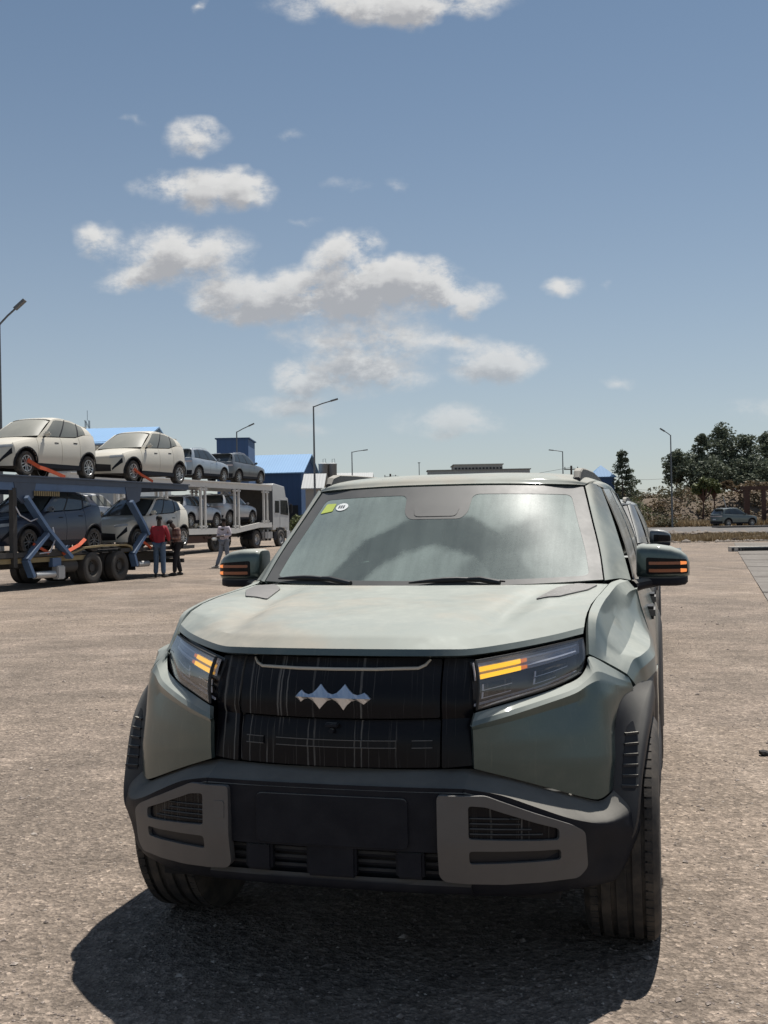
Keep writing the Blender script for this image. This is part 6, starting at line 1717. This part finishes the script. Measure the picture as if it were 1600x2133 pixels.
person('person in a crimson shirt and blue jeans standing with their back to the camera', 333, 1203, 1.78, R(172),
       dict(shR=(.19, 0, 1.40), elL=(-.25, -.06, 1.14), haL=(-.20, -.24, 1.02), elR=(.26, -.04, 1.13), haR=(.22, -.20, 1.0), anL=(-.13, .05, .09), anR=(.13, -.03, .09), toL=(-.17, -.10, .04), toR=(.17, -.17, .04)), M['red_shirt'], M['jeans'], M['shoe'])
person('person in a brown checked shirt and black trousers bowing the head', 371, 1199, 1.74, R(-62),
       dict(nk=(0, -.09, 1.43), hd0=(0, -.15, 1.49), hd1=(0, -.22, 1.57), ch=(0, -.03, 1.28), elL=(-.25, -.02, 1.12), haL=(-.10, -.24, 1.15), elR=(.25, -.02, 1.12), haR=(.08, -.26, 1.12), shL=(-.19, -.04, 1.38), shR=(.19, -.04, 1.38), anL=(-.12, .12, .09), toL=(-.14, -.05, .04), anR=(.12, -.14, .09), toR=(.14, -.30, .04), knR=(.11, -.12, .50), knL=(-.11, .02, .5)), M['plaid'], M['black_cloth'], M['shoe'])
p3, d3 = person('person in a pale shirt and grey trousers walking with both hands in front', 468, 1183, 1.74, R(-28),
       dict(elL=(-.26, .02, 1.14), haL=(-.10, -.22, 1.10), elR=(.26, .02, 1.14), haR=(.08, -.24, 1.12), knL=(-.12, -.06, .50), anL=(-.22, -.16, .09), toL=(-.28, -.32, .04), knR=(.10, .02, .5), anR=(.12, .18, .11), toR=(.13, .04, .04)), M['pale_shirt'], M['grey_cloth'], M['shoe_tan'])
bg_ = MB(); hp = p3.matrix_world
wm = Matrix.Translation(p3.location) @ Matrix.Rotation(R(-28), 4, 'Z')
bg_.box((-.19, -.30, 1.02), (.20, .16, .10), M=wm, bev=.04)
tag(bg_.build('bag', M['sticker_white'], None), 'small white bag held by the person in the pale shirt', 'bag')
# ================================================================== buildings beyond
def ribbed(name, c, rough=.7, freq=3.2, var=.12, metal=.0):
    m, T, b = mat(name); P = T.obj(); x, y, z = T.sep(P)
    n = T.noise(P, .35, 4, .6)
    cc = T.mix(n, tuple(v * (1 - var) for v in c), tuple(v * (1 + var) for v in c))
    h = T.math('PINGPONG', T.math('MULTIPLY', T.math('ADD', x, T.math('MULTIPLY', y, 0)), freq), .5)
    cc = T.mix(T.math('MULTIPLY', T.smooth(h, .38, .5), .25), cc, tuple(v * .6 for v in c))
    T.put(b.inputs['Base Color'], cc); b.inputs['Roughness'].default_value = rough; b.inputs['Metallic'].default_value = metal
    T.put(b.inputs['Normal'], T.bump(h, .5, .04)); return m
M['roof_blue'] = ribbed('light_blue_roof_sheet', (.17, .31, .50)); M['wall_blue'] = ribbed('blue_wall_sheet', (.045, .10, .22), freq=1.6); M['wall_navy'] = ribbed('navy_wall_sheet', (.030, .072, .165), freq=1.6)
M['wall_pale'] = ribbed('pale_wall_sheet', (.33, .37, .40), freq=1.4); M['roof_white'] = ribbed('white_roof_sheet', (.38, .39, .385)); M['dark_open'] = simple('dark_opening', (.02, .022, .026), .9)
M['cement'] = simple('grey_cement_render', (.30, .29, .27), .9, var=.2, vscale=.6); M['silo'] = simple('silo_steel', (.24, .215, .195), .55, var=.2, vscale=.9, metal=.3)
M['post'] = simple('galvanised_post', (.13, .14, .15), .5, metal=.3, var=.15)
def shed(label, corner, along, across, L, D_, eave, ridge, wall, roof, gable=None, openings=0, name='warehouse', floor=None):
    """gabled hall; `corner` is the near right foot, `along` runs left along the eave, `across` goes back"""
    a, c = Vector((along[0], along[1], 0)).normalized(), Vector((across[0], across[1], 0)).normalized()
    gz = floor if floor is not None else ground_z(corner[0], corner[1]); o = Vector((corner[0], corner[1], gz))
    Mx = Matrix(((a.x, c.x, 0, o.x), (a.y, c.y, 0, o.y), (0, 0, 1, o.z), (0, 0, 0, 1)))
    t = thing(name, label, 'building'); t.location, t.rotation_euler = o, (0, 0, math.atan2(a.y, a.x))
    inv = Matrix.Translation(-o); Rz = Matrix.Rotation(-math.atan2(a.y, a.x), 4, 'Z'); Q = Rz @ inv @ Mx
    E_, Rg = eave - gz, ridge - gz
    w = MB(); w._add([(0, 0, 0), (L, 0, 0), (L, 0, E_), (0, 0, E_), (0, D_, 0), (L, D_, 0), (L, D_, E_), (0, D_, E_)], [(0, 1, 2, 3), (4, 7, 6, 5), (1, 5, 6, 2)], 0, Q); w.build('wall', wall, t, None)
    w = MB(); w._add([(0, 0, 0), (0, D_, 0), (0, D_, E_), (0, D_ / 2, Rg), (0, 0, E_), (L, 0, 0), (L, D_, 0), (L, D_, E_), (L, D_ / 2, Rg), (L, 0, E_)], [(0, 1, 2, 3, 4)[::-1], (5, 6, 7, 8, 9)], 0, Q); w.build('gable_wall', gable or wall, t, None)
    for y0, y1, z0, z1 in ((-.4, D_ / 2, E_ - .15, Rg + .08), (D_ + .4, D_ / 2, E_ - .15, Rg + .08)):
        w = MB(); w._add([(-.4, y0, z0), (L + .4, y0, z0), (L + .4, y1, z1), (-.4, y1, z1), (-.4, y0, z0 - .12), (L + .4, y0, z0 - .12), (L + .4, y1, z1 - .12), (-.4, y1, z1 - .12)], [(0, 1, 2, 3), (7, 6, 5, 4), (0, 4, 5, 1), (1, 5, 6, 2), (2, 6, 7, 3), (3, 7, 4, 0)], 0, Q); w.build('roof', roof, t, None)
    for k in range(openings):
        w = MB(); x0 = .4 + k * (L - .6) / openings; w._add([(x0, -.06, 0), (x0 + (L - .6) / openings - .5, -.06, 0), (x0 + (L - .6) / openings - .5, -.06, E_ * .42), (x0, -.06, E_ * .42), (x0, .02, 0), (x0 + (L - .6) / openings - .5, .02, 0), (x0 + (L - .6) / openings - .5, .02, E_ * .42), (x0, .02, E_ * .42)], [(0, 1, 2, 3), (0, 4, 5, 1), (1, 5, 6, 2), (2, 6, 7, 3), (3, 7, 4, 0)], 0, Q); w.build('shaded_opening', M['dark_open'], t, None)  # flat dark panels paint the shadow in the openings at the wall foot
    return t
def box_building(label, px0, px1, ytop, dist, depth, m, roofm=None, name='building', base=None, windows=0, cat='building'):
    a, b = at(px0, ytop, dist), at(px1, ytop, dist); gz = ground_z(a.x, dist) if base is None else base
    t = thing(name, label, cat, (a.x, dist, gz)); Wd = b.x - a.x; H = a.z - gz
    w = MB(); w.box((Wd / 2, depth / 2, H / 2), (Wd, depth, H)); w.build('wall', m, t, None)
    w = MB(); w.box((Wd / 2, depth / 2, H + .06), (Wd + .3, depth + .3, .12)); w.build('roof', roofm or m, t, None)
    for k in range(windows):
        ww = Wd / windows * .55; w = MB(); w.box((Wd * (k + .5) / windows, -.03, H - .75), (ww, .08, .75)); w.build('window', M['dark_open'], t, None)
    return t
c = at(627, 981, 120); shed('blue warehouse with a bright blue roof and its gable end to the right', (c.x, c.y), (-.99, .12), (.12, .99), 9.5, 9.5, at(627, 981, 120).z, at(646, 947, 124.7).z, M['wall_navy'], M['roof_blue'], M['wall_blue'], 2)
c = at(286, 918, 85); shed('pale gabled hall with a blue roof rising behind the upper hatchbacks', (c.x, c.y), (-.99, .10), (.02, .99), 8.0, 12, c.z, at(316, 891, 91).z, M['wall_pale'], M['roof_blue'], M['wall_pale'], 0)
box_building('tall plain dark blue block behind the upper deck crossovers', 451, 517, 915, 108, 5.5, M['wall_blue'], M['wall_navy'])
c = at(668, 1012, 112); shed('small white roofed shed between the blue warehouse and the tanks', (c.x, c.y), (-.99, .05), (.05, .99), 1.6, 4.5, at(650, 1014, 112).z, at(650, 988, 114).z, M['cement'], M['roof_white'], None, 0, 'shed')
c = at(770, 1006, 150); shed('long low hall with a whitish roof beyond the tanks', (c.x, c.y), (-.99, .02), (.02, .99), 9, 9, at(760, 1008, 150).z, at(760, 986, 155).z, M['cement'], M['roof_white'], None, 0, 'hall')
box_building('grey concrete block with a row of windows seen over the car roof', 946, 1047, 969, 150, 6, M['cement'], None, windows=14)
box_building('flat long grey roof lying low beyond the car roof', 892, 1104, 981, 146, 3.0, M['roof_white'], M['cement'], name='canopy')
for i, (px, lab) in enumerate(((673, 'shaded narrow cylindrical storage tank, the left one of the pair'), (692, 'lighter cylindrical storage tank with a white lid, the right one of the pair'))):
    p = at(px, 966, 130 + i * .5); gz = ground_z(p.x, p.y); t = thing('storage_tank', lab, 'tank', (p.x, p.y, gz), group='storage tanks'); Hh = p.z - gz
    w = MB(); w.lathe([(.56, 0), (.56, Hh)], 28); w.build('shell', M['silo'], t, 40)
    w = MB(); w.lathe([(0, Hh + .12), (.3, Hh + .10), (.60, Hh), (.60, Hh - .08), (.5, Hh - .08)], 28); w.build('lid', M['roof_white'], t, 40)
    for zz in (.25, .5, .75):
        w = MB(); w.lathe([(.575, Hh * zz - .04), (.585, Hh * zz), (.575, Hh * zz + .04)], 28); w.build('hoop', M['post'], t, 40)
    w = MB(); w.tube([(0, 0, Hh), (0, 0, Hh + .55), (.3, 0, Hh + .6), (.35, 0, Hh)], .03, 6); w.build('vent_pipe', M['post'], t)
# guard tower with a small blue hipped roof
p = at(1252, 994, 105); gz = ground_z(p.x, p.y); t = thing('watch_hut', 'small dark blue hut with a hipped blue roof right of the car roof', 'hut', (p.x, p.y, gz)); Hh = p.z - gz; hw_ = 27 / F_PX * 105
w = MB(); w.box((0, 0, Hh / 2), (hw_ * 1.7, hw_ * 1.7, Hh)); w.build('wall', M['wall_navy'], t, None)
pk_ = at(1250, 969, 105).z - gz
for k in range(4):
    a = k * math.pi / 2; q = Matrix.Rotation(a, 4, 'Z'); w = MB(); w._add([(-hw_, -hw_, Hh), (hw_, -hw_, Hh), (0, 0, pk_), (-hw_, -hw_, Hh - .06), (hw_, -hw_, Hh - .06), (0, 0, pk_ - .06)], [(0, 1, 2), (5, 4, 3), (0, 3, 4, 1)], 0, q); w.build('roof_panel', M['roof_blue'], t, None)
# lattice mast and aerials at the far left
p = at(182, 876, 95); gz = ground_z(p.x, p.y); Hh = p.z - gz; t = thing('lattice_mast', 'thin lattice mast rising behind the first cream hatchback', 'mast', (p.x, p.y, gz))
w = MB()
for sx_, sy_ in ((-1, -1), (1, -1), (1, 1), (-1, 1)): w.tube([(sx_ * .25, sy_ * .25, 0), (sx_ * .16, sy_ * .16, Hh)], .03, 4)
for k in range(14):
    z = Hh * k / 14; z2 = Hh * (k + 1) / 14; s = -1 if k % 2 else 1; w.tube([(-s * .22, -.2, z), (s * .22, -.2, z2)], .02, 4); w.tube([(-s * .22, .2, z), (s * .22, .2, z2)], .02, 4)
w.build('lattice', M['post'], t, None); w = MB(); w.tube([(0, 0, Hh), (0, 0, Hh + .9)], .02, 4); w.build('aerial', M['post'], t, None)
# ------------------------------------------------------------------ lamp posts
def lamp_post(label, px, ytop, dist, arm_px, arm_y, rad=.07):
    p = at(px, ytop, dist); e = at(arm_px, arm_y, dist); gz = ground_z(p.x, dist) if dist < 108 else max(ground_z(p.x, dist), hill_z(p.x, dist) if p.x > 14 else -9)
    t = thing('street_lamp', label, 'street lamp', (p.x, dist, gz), group='street lamps round the yard'); H = p.z - gz
    w = MB(); w.tube([(0, 0, -.1), (0, 0, H * .5), (0, 0, H)], [rad * 1.25, rad, rad * .7], 10); w.build('pole', M['post'], t)
    v = Vector((e.x - p.x, 0, e.z - p.z)); hd = v.normalized() * .46
    w = MB(); w.tube([(0, 0, H - .05), tuple(Vector((0, 0, H)) + v * .5), tuple(Vector((0, 0, H)) + v)], rad * .55, 8); w.build('arm', M['post'], t)
    w = MB(); w.bar(Vector((0, 0, H)) + v - hd * .1, Vector((0, 0, H)) + v + hd, .26, .09); w.build('lamp_head', M['post'], t)
lamp_post('nearest lamp post at the left photo edge with its arm over the first hatchback', -2, 674, 40, 33, 642)
lamp_post('tallest lamp post, in front of the blue warehouse gable and the tanks', 653, 846, 70, 690, 835)
lamp_post('lamp post in front of the tall dark blue block', 493, 899, 88, 519, 887)
lamp_post('slim lamp post just right of the tanks', 733, 941, 111, 757, 938)
lamp_post('lamp post over the right part of the car roof with its arm to the left', 1172, 940, 118, 1152, 938)
lamp_post('lamp post among the scrub with its arm to the left of the tall trees', 1397, 906, 97, 1384, 898)
p = at(873, 964, 150); gz = ground_z(0, 150); w = MB(); w.tube([(p.x, 150, gz), (p.x, 150, p.z)], .06, 6); w.box((p.x, 150, p.z), (.35, .1, .1)); tag(w.build('post', M['post'], None), 'thin bare post standing over the middle of the car roof', 'post')
wires = []
def utility(label, px, ytop, dist):
    p = at(px, ytop, dist); gz = ground_z(p.x, dist); H = p.z - gz; t = thing('utility_pole', label, 'utility pole', (p.x, dist, gz), group='utility poles')
    w = MB(); w.tube([(0, 0, 0), (0, 0, H)], .13, 8); w.build('pole', M['bark'], t); w = MB(); w.box((0, 0, H - .45), (1.8, .12, .12)); w.build('crossarm', M['bark'], t, None)
    for x in (-.8, 0, .8):
        w = MB(); w.lathe([(0, H - .1), (.07, H - .15), (.05, H - .38)], 8, M=Matrix.Translation((x, 0, 0))); w.build('insulator', M['post'], t)
    return Vector((p.x, dist, p.z - .2))
u1 = utility('wooden utility pole left of the car roof', 813, 987, 160); u2 = utility('wooden utility pole over the right part of the car roof', 1190, 970, 135)
u3 = at(1460, 985, 140)
for a, b, k, lb in ((u1, u2, 0, 'sagging power cable between the two utility poles'), (u2, u3, 0, 'power cable running from the right utility pole to the trees'), (u2 - Vector((0, 0, 1.0)), u3 - Vector((0, 0, 1.6)), 0, 'lower power cable running from the right utility pole to the trees')):
    w = MB(); pts = [a.lerp(b, i / 12) - Vector((0, 0, 1.2 * math.sin(math.pi * i / 12))) for i in range(13)]; w.tube(pts, .018, 4); tag(w.build('power_cable', M['rubber'], None), lb, 'cable')
# ------------------------------------------------------------------ trees and bushes that can be told apart
tree('conifer_tree', 'lone spire shaped conifer beside the small blue roofed hut', 1299, 104, 938, 44, 'cone', 1, leaf='leaf2', zf=ground_z)
GT = 'tall trees on the scrub hill'
tree('tall_tree', 'leftmost tree of the tall group, narrow, beside the lamp post', 1412, 128, 940, 26, 'euc', 2, GT)
tree('tall_tree', 'round crowned tree between the leftmost and the pointed ones', 1440, 131, 952, 40, 'euc', 3, GT)
tree('tall_tree', 'thin pointed tree left of the tallest one', 1466, 127, 908, 20, 'euc', 4, GT)
tree('tall_tree', 'tallest tree with a pointed crown in the middle of the group', 1508, 130, 890, 40, 'euc', 5, GT, dense=1.2)
tree('tall_tree', 'second tallest tree right of the pointed one', 1557, 129, 912, 38, 'euc', 6, GT, dense=1.1)
tree('tall_tree', 'tree cut by the right photo edge', 1602, 131, 905, 32, 'euc', 7, GT)
tree('tall_tree', 'low broad tree filling the gap under the tallest one', 1480, 126, 962, 46, 'euc', 8, GT)
tree('tall_tree', 'low dark tree between the two tallest at the right', 1535, 127, 965, 40, 'euc', 9, GT)
tree('tall_tree', 'low dark tree in the right corner of the group', 1585, 126, 968, 38, 'euc', 12, GT)
tree('candelabra_tree', 'left flat crowned succulent tree with a thick red brown trunk', 1466, 110, 998, 26, 'flat', 10, 'succulent trees', leaf='leaf3', zf=hill_z)
tree('candelabra_tree', 'right flat crowned succulent tree with a thick red brown trunk', 1489, 111, 1000, 18, 'flat', 11, 'succulent trees', leaf='leaf3', zf=hill_z)
tree('acacia_tree', 'dry flat topped tree behind the parked moss silver crossover', 1545, 113, 1002, 42, 'flat', 13, leaf='leafdry', zf=hill_z)
def bush(label, px, py, dist, rx, rz, leaf, seed, n=900, name='bush'):
    p = at(px, py, dist); gz = ground_z(p.x, dist); r_ = random.Random(seed); V, Fc = [], []
    t = thing(name, label, 'bush', (p.x, dist, gz))
    for k in range(9): leaf_cloud(r_, (r_.uniform(-rx, rx) * .7, r_.uniform(-rx, rx) * .5, rz * r_.uniform(.5, 1.1)), (rx * .45, rx * .45, rz * .5), n // 9, .10, V, Fc)
    mesh_obj('foliage', V, Fc, M[leaf], t)
    w = MB()
    for k in range(5): a = k * 1.256; w.tube([(0, 0, 0), (math.cos(a) * rx * .5, math.sin(a) * rx * .5, rz)], .03, 4)
    w.build('stem', M['bark'], t)
bush('bright green bush behind the truck cab below the blue warehouse', 618, 1070, 84, 1.0, 1.2, 'leaf3', 41, 2200)
bush('olive bush right of the bright green one, next to the windscreen', 640, 1075, 88, .8, .9, 'leafolive', 42, 1200)
bush('small thorny bush by the foot of the lamp post at the far road', 1383, 1085, 98.5, 1.1, .55, 'leafolive', 43, 900)
bush('green bush on the slope directly right of the car pillar', 1316, 1050, 103, 1.4, 1.1, 'leafolive', 44, 1500)
bush('tall green bush at the foot of the lone conifer', 1333, 1045, 107, 1.5, 1.6, 'leaf3', 45, 1200)
# rusty steel gantry at the right edge
g_ = at(1556, 1064, 101); gz = ground_z(g_.x, 101); t = thing('steel_gantry', 'rusty brown steel gantry behind the parked crossover at the right edge', 'gantry', (g_.x, 101, gz))
H = at(1556, 1019, 101).z - gz
for x in (0, 1.6):
    w = MB(); w.box((x, 0, H / 2), (.45 if x == 0 else .3, .4, H)); w.build('column', M['rust'], t, None)
w = MB(); w.box((3.0, 0, H + .1), (7.0, .45, .35)); w.build('beam', M['rust'], t, None)
w = MB(); w.bar((1.6, 0, H * .35), (5.8, 0, H * .75), .3, .3); w.build('brace', M['rust'], t, None)
w = MB(); w.bar((-1.6, -.3, 0), (-2.3, -.3, H * .8), .08, .08); w.build('prop', M['alu'], t, None)
# brown rusty machinery heap left of the crossover
